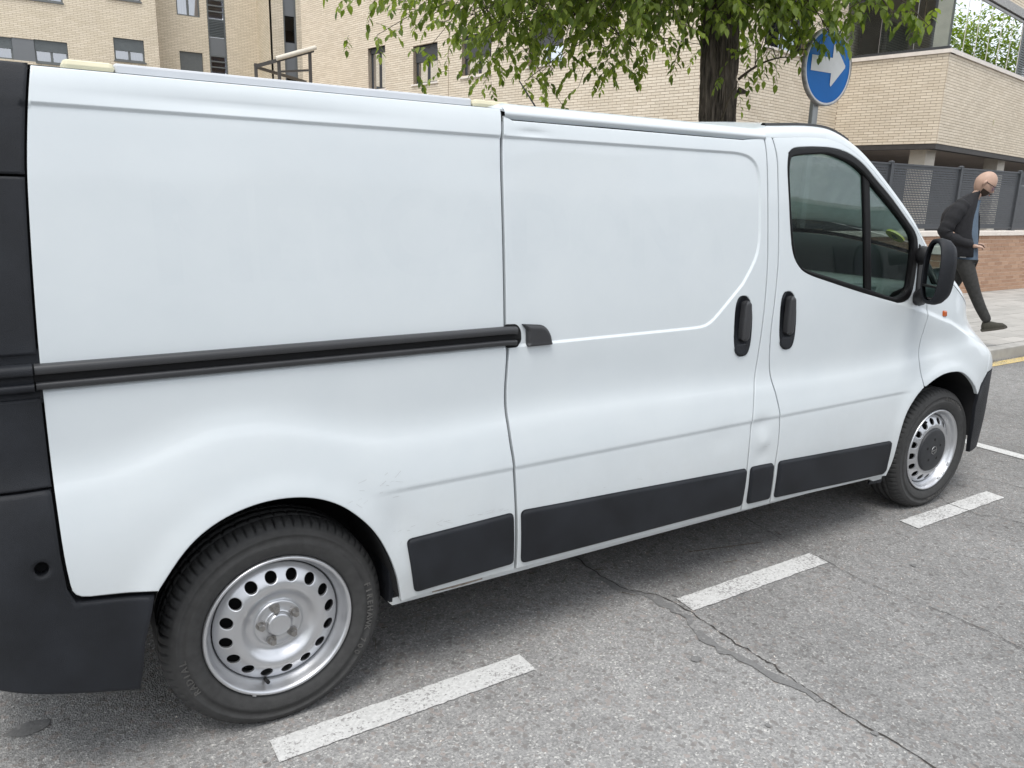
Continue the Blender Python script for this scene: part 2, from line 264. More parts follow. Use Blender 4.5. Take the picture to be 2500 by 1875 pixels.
# ------------------------------------------------------------------ object helpers
def tag(o, label=None, cat=None, group=None, kind=None):
    if label: o['label'] = label
    if cat: o['category'] = cat
    if group: o['group'] = group
    if kind: o['kind'] = kind
    return o
def empty(name, loc=(0, 0, 0), label=None, cat=None, group=None, kind=None):
    o = bpy.data.objects.new(name, None); COL.objects.link(o); o.location = loc; o.empty_display_size = .2
    return tag(o, label, cat, group, kind)
def link_mesh(name, me, material, parent=None, smooth=False):
    if material is not None: me.materials.append(material)
    if smooth: me.polygons.foreach_set('use_smooth', [True]*len(me.polygons))
    o = bpy.data.objects.new(name, me); COL.objects.link(o)
    if parent is not None: o.parent = parent
    return o
class MB:
    def __init__(s, off=(0, 0, 0)): s.v = []; s.f = []; s.t = []; s.off = Vector(off)
    def add(s, vs, fs, tint=None):
        n = len(s.v); s.v += [tuple(v) for v in vs]; s.f += [tuple(i+n for i in f) for f in fs]
        if tint is not None: s.t += [tint]*len(vs)
    def box(s, a, b, T=None, tint=None):
        (x0, y0, z0), (x1, y1, z1) = a, b
        if x0 > x1: x0, x1 = x1, x0
        if y0 > y1: y0, y1 = y1, y0
        if z0 > z1: z0, z1 = z1, z0
        vs = [Vector(p) for p in ((x0, y0, z0), (x1, y0, z0), (x1, y1, z0), (x0, y1, z0), (x0, y0, z1), (x1, y0, z1), (x1, y1, z1), (x0, y1, z1))]
        if T is not None: vs = [T @ v for v in vs]
        s.add(vs, [(0, 3, 2, 1), (4, 5, 6, 7), (0, 1, 5, 4), (1, 2, 6, 5), (2, 3, 7, 6), (3, 0, 4, 7)], tint)
    def bar(s, p, q, w, h=None):
        p, q = Vector(p), Vector(q); d = (q-p); L = d.length; h = h or w
        T = Matrix.Translation(p) @ d.to_track_quat('X', 'Z').to_matrix().to_4x4()
        s.box((0, -w/2, -h/2), (L, w/2, h/2), T)
    def tube(s, pts, rad, n=8, cap=True):
        pts = [Vector(p) for p in pts]; k = len(pts)
        rads = rad if isinstance(rad, (list, tuple)) else [rad]*k
        base = len(s.v); prev = None
        for i, p in enumerate(pts):
            d = (pts[min(i+1, k-1)]-pts[max(i-1, 0)]).normalized()
            a = Vector((0, 0, 1)) if abs(d.z) < .9 else Vector((1, 0, 0))
            if prev is not None: a = prev
            u = (a - d*a.dot(d)).normalized(); prev = u; v = d.cross(u)
            for j in range(n):
                an = 2*math.pi*j/n; s.v.append(tuple(p + (u*math.cos(an)+v*math.sin(an))*rads[i]))
        for i in range(k-1):
            for j in range(n):
                a = base+i*n+j; b = base+i*n+(j+1) % n; s.f.append((a, b, b+n, a+n))
        if cap:
            s.f.append(tuple(base+j for j in range(n))[::-1]); s.f.append(tuple(base+(k-1)*n+j for j in range(n)))
    def build(s, name, material, parent=None, smooth=False, bevel=0):
        me = bpy.data.meshes.new(name)
        o_ = s.off; me.from_pydata([(x-o_.x, y-o_.y, z-o_.z) for x, y, z in s.v], [], s.f)
        if s.t:
            a = me.attributes.new('tint', 'FLOAT', 'POINT'); a.data.foreach_set('value', s.t)
        o = link_mesh(name, me, material, parent, smooth)
        if bevel:
            md = o.modifiers.new('bevel', 'BEVEL'); md.width = bevel; md.segments = 2; md.limit_method = 'ANGLE'
        return o
def dup(o, name=None):
    c = o.copy(); COL.objects.link(c); return c
def grid_mesh(name, P, material, parent=None, smooth=True, flip=False):
    """P[i][j] points"""
    ni, nj = len(P), len(P[0]); vs = [tuple(p) for row in P for p in row]
    fs = []
    for i in range(ni-1):
        for j in range(nj-1):
            a = i*nj+j; f = (a, a+1, a+nj+1, a+nj); fs.append(f[::-1] if flip else f)
    me = bpy.data.meshes.new(name); me.from_pydata(vs, [], fs)
    return link_mesh(name, me, material, parent, smooth)
def text_mesh(txt, size, extrude=.001, bold=0.0, name='lettering'):
    cu = bpy.data.curves.new(name, 'FONT'); cu.body = txt; cu.size = size; cu.extrude = extrude; cu.offset = bold; cu.resolution_u = 4
    cu.align_x = 'CENTER'
    o = bpy.data.objects.new(name, cu); COL.objects.link(o)
    dg = bpy.context.evaluated_depsgraph_get(); me = bpy.data.meshes.new_from_object(o.evaluated_get(dg))
    bpy.data.objects.remove(o); return me

# ------------------------------------------------------------------ ground
road = MB(); road.add([(-90, -90, 0), (130, -90, 0), (130, 130, 0), (-90, 130, 0)], [(0, 1, 2, 3)])
ROAD = road.build('road', M['asphalt']); tag(ROAD, kind='structure')
def dash(x0, x1, y0, y1, name='painted_dash', mt='line', skew=0, z=.004):
    b = MB(); n = max(4, int((x1-x0)/.02)); vs = []
    for i in range(n+1):
        x = x0+(x1-x0)*i/n
        vs.append((x+rnd.uniform(-.002, .002), y0+rnd.uniform(-.0022, .0022), z)); vs.append((x+skew+rnd.uniform(-.002, .002), y1+rnd.uniform(-.0022, .0022), z))
    b.add(vs, [(2*i, 2*i+2, 2*i+3, 2*i+1) for i in range(n)])
    return b.build(name, M[mt], ROAD)
for k in range(-3, 1): dash(-.04+1.589*k-(.03 if k == 0 else 0), .845+1.589*k-(.03 if k == 0 else 0), -.183, -.078)
for k in (1, 2): dash(-.01+1.589*k, .845+1.589*k, -.183+.007*k*1.2, -.078+.007*k*1.2, skew=.01)
dash(4.86, 4.96, -.15, 1.78, 'bay_end_line'); dash(-3.1, -3.0, -.15, 1.78, 'bay_end_line')
dash(5.05, 40, 1.78, 1.90, 'yellow_kerb_line', 'yellow')
def crack(pts, wd, name='crack', mt='crackm', z=.003, sub=9, jit=.014, wj=.8):
    b = MB(); P = []
    for (a, c) in zip(pts[:-1], pts[1:]):
        for i in range(sub): t = i/sub; P.append((a[0]+(c[0]-a[0])*t, a[1]+(c[1]-a[1])*t))
    P.append(pts[-1]); vs = []; j = 0
    for x, y in P:
        j = .75*j+rnd.uniform(-jit, jit)*.6; w_ = wd*(1-wj*rnd.random())/2
        vs += [(x+j-w_, y, z), (x+j+w_, y+rnd.uniform(-.004, .004), z)]
    b.add(vs, [(2*i, 2*i+1, 2*i+3, 2*i+2) for i in range(len(P)-1)]); return b.build(name, M[mt], ROAD)
crack([(1.467, .9), (1.46, .473), (1.44, .253), (1.467, .087), (1.536, .0), (1.564, -.19), (1.561, -.32), (1.546, -.451), (1.552, -.534), (1.551, -.61), (1.545, -.763), (1.539, -.902), (1.543, -1.073), (1.54, -1.5), (1.56, -2.5)], .0085, jit=.010)
crack([(1.47, 1.2), (1.466, .467), (1.44, .3), (1.45, .1), (1.50, .03), (1.53, -.12)], .06, 'tar_seam', 'tar', .0025, 6, .02, .45)
crack([(1.52, -.1), (1.5, -.3), (1.49, -.5), (1.51, -.8)], .05, 'tar_seam', 'tar', .0036, 6, .03, .7)
crack([(2.50, .8), (2.5, .44), (2.431, .033), (2.43, -.16), (2.409, -.351), (2.433, -.549), (2.456, -.731), (2.452, -.984), (2.44, -2)], .0045, z=.0055, jit=.008)
crack([(3.693, .1), (3.693, .025), (3.637, -.067), (3.639, -.154), (3.625, -.219), (3.697, -.28), (3.717, -.411), (3.73, -.9), (3.71, -1.6)], .0065, z=.0055, jit=.008)
crack([(4.0, .3), (4.25, .02), (4.3, -.3), (4.7, -.6)], .004)
st_ = MB(); st_.add([(-.67+.055*math.cos(a*.524)*(1+.2*math.sin(a*2.3)), .341+.035*math.sin(a*.524), .003) for a in range(12)], [tuple(range(12))]); st_.build('oil_stain', M['tar'], ROAD)
# small straw and twig litter lying on the asphalt
lb = MB()
for _ in range(26):
    x, y = rnd.uniform(-.2, 3.2), rnd.uniform(.0, .7); a = rnd.uniform(0, 3.14); L = rnd.uniform(.02, .09)
    lb.bar((x, y, .004), (x+L*math.cos(a), y+L*math.sin(a), .005), .0014)
lb.bar((1.95, .22, .004), (2.32, .12, .006), .0016); tag(lb.build('dry_straw', M['litter'], ROAD), kind='stuff')
for _ in range(14):
    cx_, cy2, r_ = rnd.uniform(-.5, 4.5), rnd.uniform(-1.6, .0), rnd.uniform(.006, .022)
    st_ = MB(); st_.add([(cx_+r_*math.cos(a*.524)*rnd.uniform(.7, 1.3), cy2+r_*math.sin(a*.524)*rnd.uniform(.7, 1.3), .0042) for a in range(12)], [tuple(range(12))]); st_.build('gum_spot', M['tar'], ROAD)
gr = MB()
for _ in range(420):
    x, y, r_ = rnd.uniform(-1, 6), rnd.uniform(-1.8, 1.2), rnd.uniform(.0015, .0042)
    gr.add([(x-r_, y-r_*.7, .001), (x+r_, y-r_*.5, .001), (x+r_*.3, y+r_, .001), (x, y, .001+r_*1.2)], [(0, 1, 3), (1, 2, 3), (2, 0, 3)])
tag(gr.build('grit', M['stone'], ROAD), kind='stuff')
# kerb, pavement
KERB = empty('kerb', (0, 0, 0), kind='structure')
kb = MB(); kb.box((0, 1.93, -.1), (.994, 2.06, .13)); k0 = kb.build('kerb_stone', M['kerb'], KERB, bevel=.012)
for i in range(-12, 46):
    if i == 0: continue
    c = dup(k0); c.location.x = i*1.0
PAV = MB(); PAV.box((-40, 2.06, -.2), (70, 5.4, .122)); PAV = PAV.build('pavement', M['slabgap']); tag(PAV, kind='structure')
sl = MB(); sl.box((.004, .004, .10), (.396, .196, .131)); s0 = sl.build('paving_slab', M['slab'], PAV, bevel=.003); first = True; cnt = 0
far = MB()
for r_ in range(15):
    for c in range(-4, 60):
        x = 5.2+c*.4 + (.2 if r_ % 2 else 0); y = 2.065+r_*.2
        if y > 4.9: continue
        near = 7.2 < x < 12.6
        if near and cnt < 210:
            o = s0 if first else dup(s0); first = False; o.location = (x, y, rnd.uniform(-.0015, .0015)); o.rotation_euler = (rnd.uniform(-.004, .004), rnd.uniform(-.003, .003), 0); cnt += 1
        else: far.box((x+.004, y+.004, .10), (x+.396, y+.196, .131+rnd.uniform(-.001, .001)), tint=rnd.random())
tag(far.build('paving_slab', M['slab'], PAV), kind='stuff')
lt = MB()
for _ in range(420):
    x = 7.6+rnd.random()**1.6*6; y = 1.90+rnd.random()**2*-.11+.02; a = rnd.uniform(0, 6.28); s = rnd.uniform(.006, .02)
    lt.add([(x, y, .009), (x+s*math.cos(a), y+s*math.sin(a), .012), (x+s*math.cos(a+.7), y+s*math.sin(a+.7), .007+rnd.random()*.008)], [(0, 1, 2)])
tag(lt.build('leaf_litter', M['litter']), 'brown dry leaf litter gathered on the yellow line by the kerb', 'leaf litter', kind='stuff')

# ------------------------------------------------------------------ van body surface
def sstep(a, b, x):
    t = np.clip((x-a)/(b-a), 0, 1); return t*t*(3-2*t)
ZK = np.array([.15, .22, .30, .42, .55, .66, .74, .80, .84, .87, .90, .97, 1.1, 1.4, 1.7, 1.80, 1.86, 1.92])
YK = np.array([.01, -.034, -.047, -.0550, -.0560, -.0530, -.0440, -.0325, -.0225, -.0130, -.0062, -.0018, .0, .022, .055, .071, .092, .13])
def spline_eval(xk, yk):
    n = len(xk); h = np.diff(xk); al = np.zeros(n)
    for i in range(1, n-1): al[i] = 3*((yk[i+1]-yk[i])/h[i]-(yk[i]-yk[i-1])/h[i-1])
    l = np.ones(n); mu = np.zeros(n); z = np.zeros(n)
    for i in range(1, n-1):
        l[i] = 2*(xk[i+1]-xk[i-1])-h[i-1]*mu[i-1]; mu[i] = h[i]/l[i]; z[i] = (al[i]-h[i-1]*z[i-1])/l[i]
    c = np.zeros(n); b = np.zeros(n); d = np.zeros(n)
    for j in range(n-2, -1, -1):
        c[j] = z[j]-mu[j]*c[j+1]; b[j] = (yk[j+1]-yk[j])/h[j]-h[j]*(c[j+1]+2*c[j])/3; d[j] = (c[j+1]-c[j])/(3*h[j])
    def f(x):
        x = np.clip(x, xk[0], xk[-1]); i = np.clip(np.searchsorted(xk, x)-1, 0, n-2); t = x-xk[i]
        return yk[i]+b[i]*t+c[i]*t*t+d[i]*t**3
    return f
S_ = spline_eval(ZK, YK)
RECESS = np.array([(-1.5, 1.772), (.79, 1.772), (1.83, 1.7735), (1.86, 1.7725), (1.89, 1.7695), (1.918, 1.764), (1.941, 1.755), (1.959, 1.742), (1.972, 1.725), (1.981, 1.704), (1.987, 1.68), (1.990, 1.65), (1.993, 1.57), (1.993, 1.47), (1.989, 1.425), (1.981, 1.392), (1.966, 1.360), (1.94, 1.321), (1.90, 1.27), (1.78, 1.168), (1.745, 1.140), (1.722, 1.126), (1.70, 1.117), (1.67, 1.1125), (1.63, 1.111), (.79, 1.108), (-1.5, 1.108)])
ARC_R = [(-.339, .35), (-.345, .45), (-.334, .546), (-.256, .648), (-.18, .706), (-.09, .738), (0, .745), (.09, .730), (.17, .692), (.235, .635), (.285, .570), (.322, .495), (.348, .415), (.363, .333)]
ARC_F = [(3.036, .28), (3.049, .345), (3.052, .425), (3.070, .537), (3.119, .642), (3.223, .706), (3.304, .735), (3.388, .755), (3.47, .760), (3.55, .752), (3.626, .72), (3.71, .659), (3.752, .609)]
def seg_dist(x, z, poly, closed=True):
    P = np.asarray(poly, float); Q = np.roll(P, -1, 0) if closed else P[1:]; A = P if closed else P[:-1]
    d = np.full(x.shape, 1e9)
    for a, b in zip(A, Q):
        ab = b-a; L = ab@ab
        if L < 1e-14: continue
        t = np.clip(((x-a[0])*ab[0]+(z-a[1])*ab[1])/L, 0, 1)
        d = np.minimum(d, np.hypot(x-a[0]-t*ab[0], z-a[1]-t*ab[1]))
    return d
def inside(x, z, poly):
    P = np.asarray(poly, float); Q = np.roll(P, -1, 0); r = np.zeros(x.shape, bool)
    for a, b in zip(P, Q):
        if a[1] == b[1]: continue
        c = ((a[1] > z) != (b[1] > z)) & (x < (b[0]-a[0])*(z-a[1])/(b[1]-a[1])+a[0]); r ^= c
    return r
HX = np.array([-1, -.554, -.454, -.289, -.17, .015, .147, .286, .437, .751, 3.3, 3.6, 5]); HZ = np.array([.005, .012, .016, .055, .09, .085, .05, .01, -.006, .0, .0, .03, .03])
H_ = spline_eval(HX, HZ)
def dent(x, z, cx, cz, rx, rz, h): return h*np.exp(-((x-cx)/rx)**2-((z-cz)/rz)**2)
def nose_in(x, z):
    k = sstep(.72, 1.05, z); a = .84-.16*k-.5*np.clip(z-1.05, 0, 1)*.5; n = 3.5-1.1*k
    u = np.clip((x-3.45)/(a+.02), 0, .995); return 1.0*(1-(1-u**n)**(1/n))
def body(x, z):
    x = np.asarray(x, float); z = np.asarray(z, float)
    h = H_(x); wz = sstep(.62, .80, z)*(1-sstep(.98, 1.16, z))
    y = S_(z-h*wz)
    di = seg_dist(x, z, RECESS); ins = inside(x, z, RECESS); sd_ = np.where(ins, di, -di)
    y = y+.007*sstep(-.006, .006, sd_)
    y = y+.0045*(1-sstep(.690, .708, z))*sstep(.25, .45, x)*(1-sstep(3.02, 3.16, x))*sstep(.50, .66, z)
    da = seg_dist(x, z, ARC_R, False); y = y-.012*np.exp(-(da/.05)**2)
    db = seg_dist(x, z, ARC_F, False); y = y-.010*np.exp(-(db/.05)**2)
    # waistline running from the window base down over the front wing
    wl = np.interp(x, [2.2, 2.6, 3.0, 3.243, 3.467, 3.76, 4.1], [1.30, 1.20, 1.125, 1.063, 1.0, .885, .78]); s = z-wl
    y = y-.010*np.exp(-np.where(s > 0, (s/.018), (s/.09))**2)*sstep(2.6, 3.1, x)
    y = y+.022*sstep(.0, .22, s)*sstep(3.05, 3.4, x)
    # knocks and waviness of an old panel
    y = y+dent(x, z, 2.03, .68, .05, .035, .007)+dent(x, z, 2.05, .60, .03, .03, -.004)+dent(x, z, 2.04, .54, .05, .04, .005)+dent(x, z, 1.80, .66, .1, .05, .003)
    y = y+dent(x, z, .0, 1.80, .35, .02, .006)+dent(x, z, .35, .58, .05, .09, .006)+dent(x, z, .9, 1.79, .06, .012, .004)+dent(x, z, 1.15, 1.0, .3, .05, .0012)+dent(x, z, .2, 1.45, .5, .2, .0015)
    y = y+.0007*np.sin(3.1*x+1.3)*np.sin(5.2*z+.4)+.0004*np.sin(8.3*x+5*z)+.0003*np.sin(14*x-9*z+1)
    y = y+nose_in(x, z)
    xr = np.clip((-.60-x)/.27, 0, .985); y = y+.30*(1-np.sqrt(1-xr**2))
    return y

def resample(poly, step, closed=True):
    P = [Vector((a, b)) for a, b in poly]; outp = []
    n = len(P)
    for i in range(n if closed else n-1):
        a, b = P[i], P[(i+1) % n]; L = (b-a).length; k = max(1, int(math.ceil(L/step)))
        for j in range(k): outp.append(tuple(a.lerp(b, j/k)))
    if not closed: outp.append(tuple(P[-1]))
    return outp
def smooth_line(pts, sub=6):
    """Catmull-Rom through points"""
    P = [Vector(p) for p in pts]; o = []
    for i in range(len(P)-1):
        p0 = P[max(i-1, 0)]; p1 = P[i]; p2 = P[i+1]; p3 = P[min(i+2, len(P)-1)]
        for j in range(sub):
            t = j/sub; o.append(tuple(.5*((2*p1)+(-p0+p2)*t+(2*p0-5*p1+4*p2-p3)*t*t+(-p0+3*p1-3*p2+p3)*t**3)))
    o.append(tuple(P[-1])); return o
def area(poly): return .5*sum(a[0]*b[1]-b[0]*a[1] for a, b in zip(poly, poly[1:]+poly[:1]))
def inset(poly, d):
    if area(poly) < 0: poly = poly[::-1]
    n = len(poly); o = []
    for i in range(n):
        p = Vector(poly[i]); a = Vector(poly[i-1]); b = Vector(poly[(i+1) % n])
        e1 = (p-a); e2 = (b-p)
        if e1.length < 1e-9 or e2.length < 1e-9: o.append(tuple(p)); continue
        e1.normalize(); e2.normalize()
        n1 = Vector((-e1.y, e1.x)); n2 = Vector((-e2.y, e2.x)); nn = n1+n2
        if nn.length < 1e-6: o.append(tuple(p)); continue
        nn.normalize(); k = max(.45, nn.dot(n1)); o.append(tuple(p+nn*(d/k)))
    return o
def rounded(poly, r, seg=5):
    """round the corners of a polygon"""
    n = len(poly); o = []
    for i in range(n):
        p = Vector(poly[i]); a = Vector(poly[i-1]); b = Vector(poly[(i+1) % n])
        u = (a-p); v = (b-p); rr = min(r, u.length*.45, v.length*.45); u.normalize(); v.normalize()
        p0 = p+u*rr; p1 = p+v*rr
        for j in range(seg+1): t = j/seg; o.append(tuple(p0*(1-t)**2+p*2*t*(1-t)+p1*t*t))
    return o
def patch(name, outline, material, parent, fn=body, holes=(), step=.02, eh=.0025, ew=.004, depth=.016, out=0.0, mirror=None, smooth=True, bstep=None, plane=None, feats=None, inlay=None):
    """sheet over polygon (x,z) lifted to y=fn(x,z)-out, with rounded edge (eh,ew) and a rim of given depth"""
    bstep = bstep or step
    if area(list(outline)) < 0: outline = list(outline)[::-1]
    loops = [resample(list(outline), bstep)]+[resample(list(h)[::-1] if area(list(h)) > 0 else list(h), bstep) for h in holes]
    vs = []; es = []; nb = []
    for L in loops:
        n0 = len(vs); vs += L; nb.append((n0, len(L))); es += [(n0+i, n0+(i+1) % len(L)) for i in range(len(L))]
    nbt = len(vs)
    A = np.array(loops[0]); x0, z0 = A.min(0); x1, z1 = A.max(0)
    allp = [np.array(l) for l in loops]
    def bd(x, z):
        d = np.full(x.shape, 1e9)
        for l in allp: d = np.minimum(d, seg_dist(x, z, l))
        return d
    def ins(x, z):
        r = inside(x, z, allp[0])
        for l in allp[1:]: r &= ~inside(x, z, l)
        return r
    if eh > 0:
        for fr in (.25, .6, 1.0):
            for li, l in enumerate(loops):
                cand = inset(l, ew*fr) if area(l) > 0 else [tuple(p) for p in inset(l[::-1], -ew*fr)]
                c = np.array(cand); ok = ins(c[:, 0], c[:, 1]) & (bd(c[:, 0], c[:, 1]) > ew*fr*.8)
                vs += [tuple(p) for p in c[ok]]
    gx, gz = np.meshgrid(np.arange(x0+step*.5, x1, step), np.arange(z0+step*.5, z1, step)); gx = gx.copy(); gx[::2] += step*.5
    gx = gx.ravel(); gz = gz.ravel(); ok = ins(gx, gz); gx = gx[ok]; gz = gz[ok]; ok = bd(gx, gz) > max(ew*1.3 if eh > 0 else 0, step*.35)
    for line, offs in (feats or []): ok &= seg_dist(gx, gz, line, False) > max(offs)+.004
    vs += list(zip(gx[ok], gz[ok]))
    for line, offs in (feats or []):
        c = np.array(resample([tuple(p) for p in line], .007, False)); tg = np.gradient(c, axis=0); tg /= np.linalg.norm(tg, axis=1)[:, None]+1e-9
        for of in offs:
            q = c+np.stack([-tg[:, 1], tg[:, 0]], 1)*of; ok = ins(q[:, 0], q[:, 1]); q = q[ok]; ok = bd(q[:, 0], q[:, 1]) > ew*1.3; vs += [tuple(p) for p in q[ok]]
    if inlay:
        for p, q in GHOST:
            mx_, mz_ = (p[0]+q[0])/2, (p[1]+q[1])/2; c = np.array([p, q, (mx_, mz_)])
            if not (ins(c[:, 0], c[:, 1]).all() and (bd(c[:, 0], c[:, 1]) > ew*2).all()): continue
            n0 = len(vs); vs += [p, q]; es.append((n0, n0+1))
    r = delaunay_2d_cdt([Vector(v) for v in vs], es, [], 0, 1e-6)
    V = np.array([(v.x, v.y) for v in r[0]]); T = np.array([f for f in r[2] if len(f) == 3])
    cen = V[T].mean(1); T = T[ins(cen[:, 0], cen[:, 1])]
    x, z = V[:, 0], V[:, 1]
    def full(x, z):
        y = fn(x, z)-out
        if eh > 0:
            d = bd(x, z); y = y+eh*(1-np.sqrt(np.clip(1-(1-np.clip(d/ew, 0, 1))**2, 0, 1)))
        return y
    y = full(x, z)
    e = 4e-4
    # analytic normals away from the rim
    nx = (fn(x+e, z)-fn(x-e, z))/(2*e); nz = (fn(x, z+e)-fn(x, z-e))/(2*e)
    if eh > 0:
        d = bd(x, z); q = 1-np.clip(d/ew, 0, 1); k = -eh/ew*q/np.sqrt(np.clip(1-q*q, .04, 1))
        gxd = (bd(x+e, z)-bd(x-e, z))/(2*e); gzd = (bd(x, z+e)-bd(x, z-e))/(2*e); nx = nx+k*gxd; nz = nz+k*gzd
    N = np.stack([nx, -np.ones_like(nx), nz], 1); N /= np.linalg.norm(N, axis=1)[:, None]
    verts = [(a, b, c) for a, b, c in zip(x, y, z)]; faces = []
    for t in T:
        p = V[t]; ar = (p[1][0]-p[0][0])*(p[2][1]-p[0][1])-(p[2][0]-p[0][0])*(p[1][1]-p[0][1])
        faces.append(tuple(t) if ar > 0 else tuple(t[::-1]))
    norms = [tuple(n) for n in N]
    if depth > 0:
        orig = {}
        for i, l in enumerate(r[3]):
            for q_ in l: orig[q_] = i
        for n0, cnt_ in nb:
            idx = [orig[n0+i] for i in range(cnt_)]; base = len(verts)
            for k, i in enumerate(idx):
                a = V[idx[k-1]]; b = V[idx[(k+1) % cnt_]]; tdir = b-a; nn = np.array([tdir[1], -tdir[0]]); nn /= (np.linalg.norm(nn)+1e-9)
                verts.append((x[i], y[i], z[i])); norms.append((nn[0], 0, nn[1])); verts.append((x[i], y[i]+depth, z[i])); norms.append((nn[0], 0, nn[1]))
            for k in range(cnt_):
                a = base+2*k; b = base+2*((k+1) % cnt_); faces.append((a, a+1, b+1, b))
    if plane is not None:
        verts = [plane(v) for v in verts]
    me = bpy.data.meshes.new(name); me.from_pydata(verts, [], faces)
    me.polygons.foreach_set('use_smooth', [True]*len(me.polygons))
    if inlay:
        me.materials.append(material); me.materials.append(inlay); material = None
        cx_, cz_ = V[T].mean(1).T; rr = np.zeros(cx_.shape, bool)
        for p, q in GHOST:
            if p[1] == q[1]: continue
            rr ^= ((p[1] > cz_) != (q[1] > cz_)) & (cx_ < (q[0]-p[0])*(cz_-p[1])/(q[1]-p[1])+p[0])
        mi = np.zeros(len(me.polygons), int); mi[:len(T)] = rr; me.polygons.foreach_set('material_index', mi.tolist())
    if plane is None: me.normals_split_custom_set_from_vertices(norms)
    o = link_mesh(name, me, material, parent)
    return o

_me = text_mesh('MERCADONA', .335, .0, .014, 'letter_shapes'); _bm = bmesh.new(); _bm.from_mesh(_me); bmesh.ops.remove_doubles(_bm, verts=_bm.verts[:], dist=1e-5)
_xs = [v.co.x for v in _bm.verts]; _ys = [v.co.y for v in _bm.verts]
_f = lambda v: (-.255+(v.co.x-min(_xs))/(max(_xs)-min(_xs))*2.06, 1.345+(v.co.y-min(_ys))/(max(_ys)-min(_ys))*.262)
GHOST = [(_f(e.verts[0]), _f(e.verts[1])) for e in _bm.edges if len(e.link_faces) == 1]; _bm.free()
OFS = (-.0085, -.006, -.003, 0, .003, .006, .0085)
WAIST = [(2.6, 1.20), (3.0, 1.125), (3.243, 1.063), (3.467, 1.0), (3.76, .885), (4.1, .78)]
FEAT = [(list(map(tuple, RECESS)), OFS), ([(.25, .70), (3.2, .70)], (-.012, -.006, 0, .006, .012)), (WAIST, (-.02, -.012, -.006, -.002, .002, .006, .012, .02, .03))]
VAN = empty('parked_van', (0, 0, 0), 'white panel van with black lower trim and silver steel wheels parked in a kerbside bay', 'van')
def part(o, label=None):
    if label: o['label'] = label
    return o
YM = .955
def mirrored(o, parent=None):
    c = o.copy(); COL.objects.link(c); c.scale = (1, -1, 1); c.location = (0, 2*YM, 0)
    if parent is not None: c.parent = parent
    return c

G1 = smooth_line([(.795, 1.845), (.782, 1.72), (.779, 1.48), (.777, 1.18), (.783, 1.09), (.777, .953), (.781, .80), (.791, .70), (.800, .52), (.806, .335)], 5)
DR = smooth_line([(2.026, 1.845), (2.032, 1.78), (2.038, 1.657), (2.044, 1.45), (2.043, 1.29), (2.020, .95), (1.988, .79), (1.968, .662), (1.960, .521), (1.958, .325)], 5)
G2 = smooth_line([(2.068, 1.86), (2.090, 1.767), (2.097, 1.659), (2.107, 1.382), (2.094, 1.193), (2.084, 1.058), (2.097, .901), (2.126, .782), (2.143, .698), (2.145, .595), (2.135, .472), (2.14, .322)], 5)
G3 = smooth_line([(3.262, 1.375), (3.238, 1.25), (3.236, 1.145), (3.240, 1.063), (3.216, .903), (3.207, .83), (3.213, .76), (3.223, .712)], 5)
RE = smooth_line([(-.485, 1.862), (-.499, 1.779), (-.516, 1.639), (-.525, 1.509), (-.533, 1.349), (-.539, 1.18), (-.541, 1.0), (-.541, .844), (-.538, .70), (-.532, .62)], 4)+[(-.529, .602), (-.521, .588), (-.508, .579), (-.49, .574), (-.335, .553)]
GAP = .0058
ZTX = [2.0, 2.07, 2.38, 2.49, 2.58, 2.683, 2.766, 2.876, 3.0, 3.104, 3.218, 3.36, 3.5, 3.65, 3.8, 3.95, 4.1, 4.2, 4.3]
ZTZ = [1.885, 1.888, 1.906, 1.898, 1.870, 1.820, 1.768, 1.693, 1.603, 1.521, 1.425, 1.335, 1.262, 1.185, 1.11, 1.03, .94, .865, .78]
ZT = spline_eval(np.array(ZTX), np.array(ZTZ))
def ze(x): return float(ZT(np.array([x]))[0])-.045-.02*max(0, min(1, (x-3.2)/.4))
# rear quarter panel (upper and lower body side in one pressing)
sillz = lambda x: .318-.02*(x-.4)/2.6-(.03 if x > 2.9 else 0)
rq = [p for p in RE[::-1]]           # from arch up to roof
top = [(-.485+(.795+.485)*i/20, 1.862) for i in range(21)]
rq_poly = [(-.335, .553)]+RE[::-1][1:]+top[1:]+G1+[(.806, .318), (.363, .322)]+smooth_line(ARC_R[2:], 5)[::-1]
RQ = patch('rear_side_panel', inset(resample(rq_poly, .012), GAP*.8), M['paint'], VAN, feats=FEAT, step=.017, inlay=M['ghost'])
door_poly = G1+[(.806, .318), (1.958, .305)]+DR[::-1]+[(1.9, 1.83), (.83, 1.83)]
def handle_hole(cx, cz, dx=0, hh=.125, hw=.052):
    return [(cx+hw*math.copysign(abs(math.cos(a))**.7, math.cos(a))+dx*math.sin(a), cz+hh*math.copysign(abs(math.sin(a))**.75, math.sin(a))) for a in [2*math.pi*i/32 for i in range(32)]]
HS = handle_hole(1.912, 1.098, -.008); HF = handle_hole(2.187, 1.104, -.010)
SD = patch('sliding_door', inset(resample(door_poly, .012), GAP), M['paint'], VAN, feats=FEAT, holes=[HS], step=.017, inlay=M['ghost'])
bp_poly = DR+[(1.958, .305), (2.14, .302)]+G2[::-1]
BP = patch('door_pillar', inset(resample(bp_poly, .012), .0015), M['paint'], VAN, feats=FEAT, step=.015)
WIN = [(2.165, 1.79), (2.201, 1.81), (2.28, 1.819), (2.358, 1.823), (2.458, 1.823), (2.557, 1.809), (2.658, 1.77), (2.762, 1.703), (2.881, 1.628), (3.005, 1.535), (3.085, 1.472), (3.115, 1.425), (3.12, 1.355), (3.109, 1.25), (3.09, 1.18), (3.055, 1.147), (2.988, 1.139), (2.927, 1.149), (2.69, 1.201), (2.47, 1.253), (2.31, 1.294), (2.243, 1.329), (2.2, 1.386), (2.180, 1.48), (2.167, 1.6), (2.155, 1.731)]
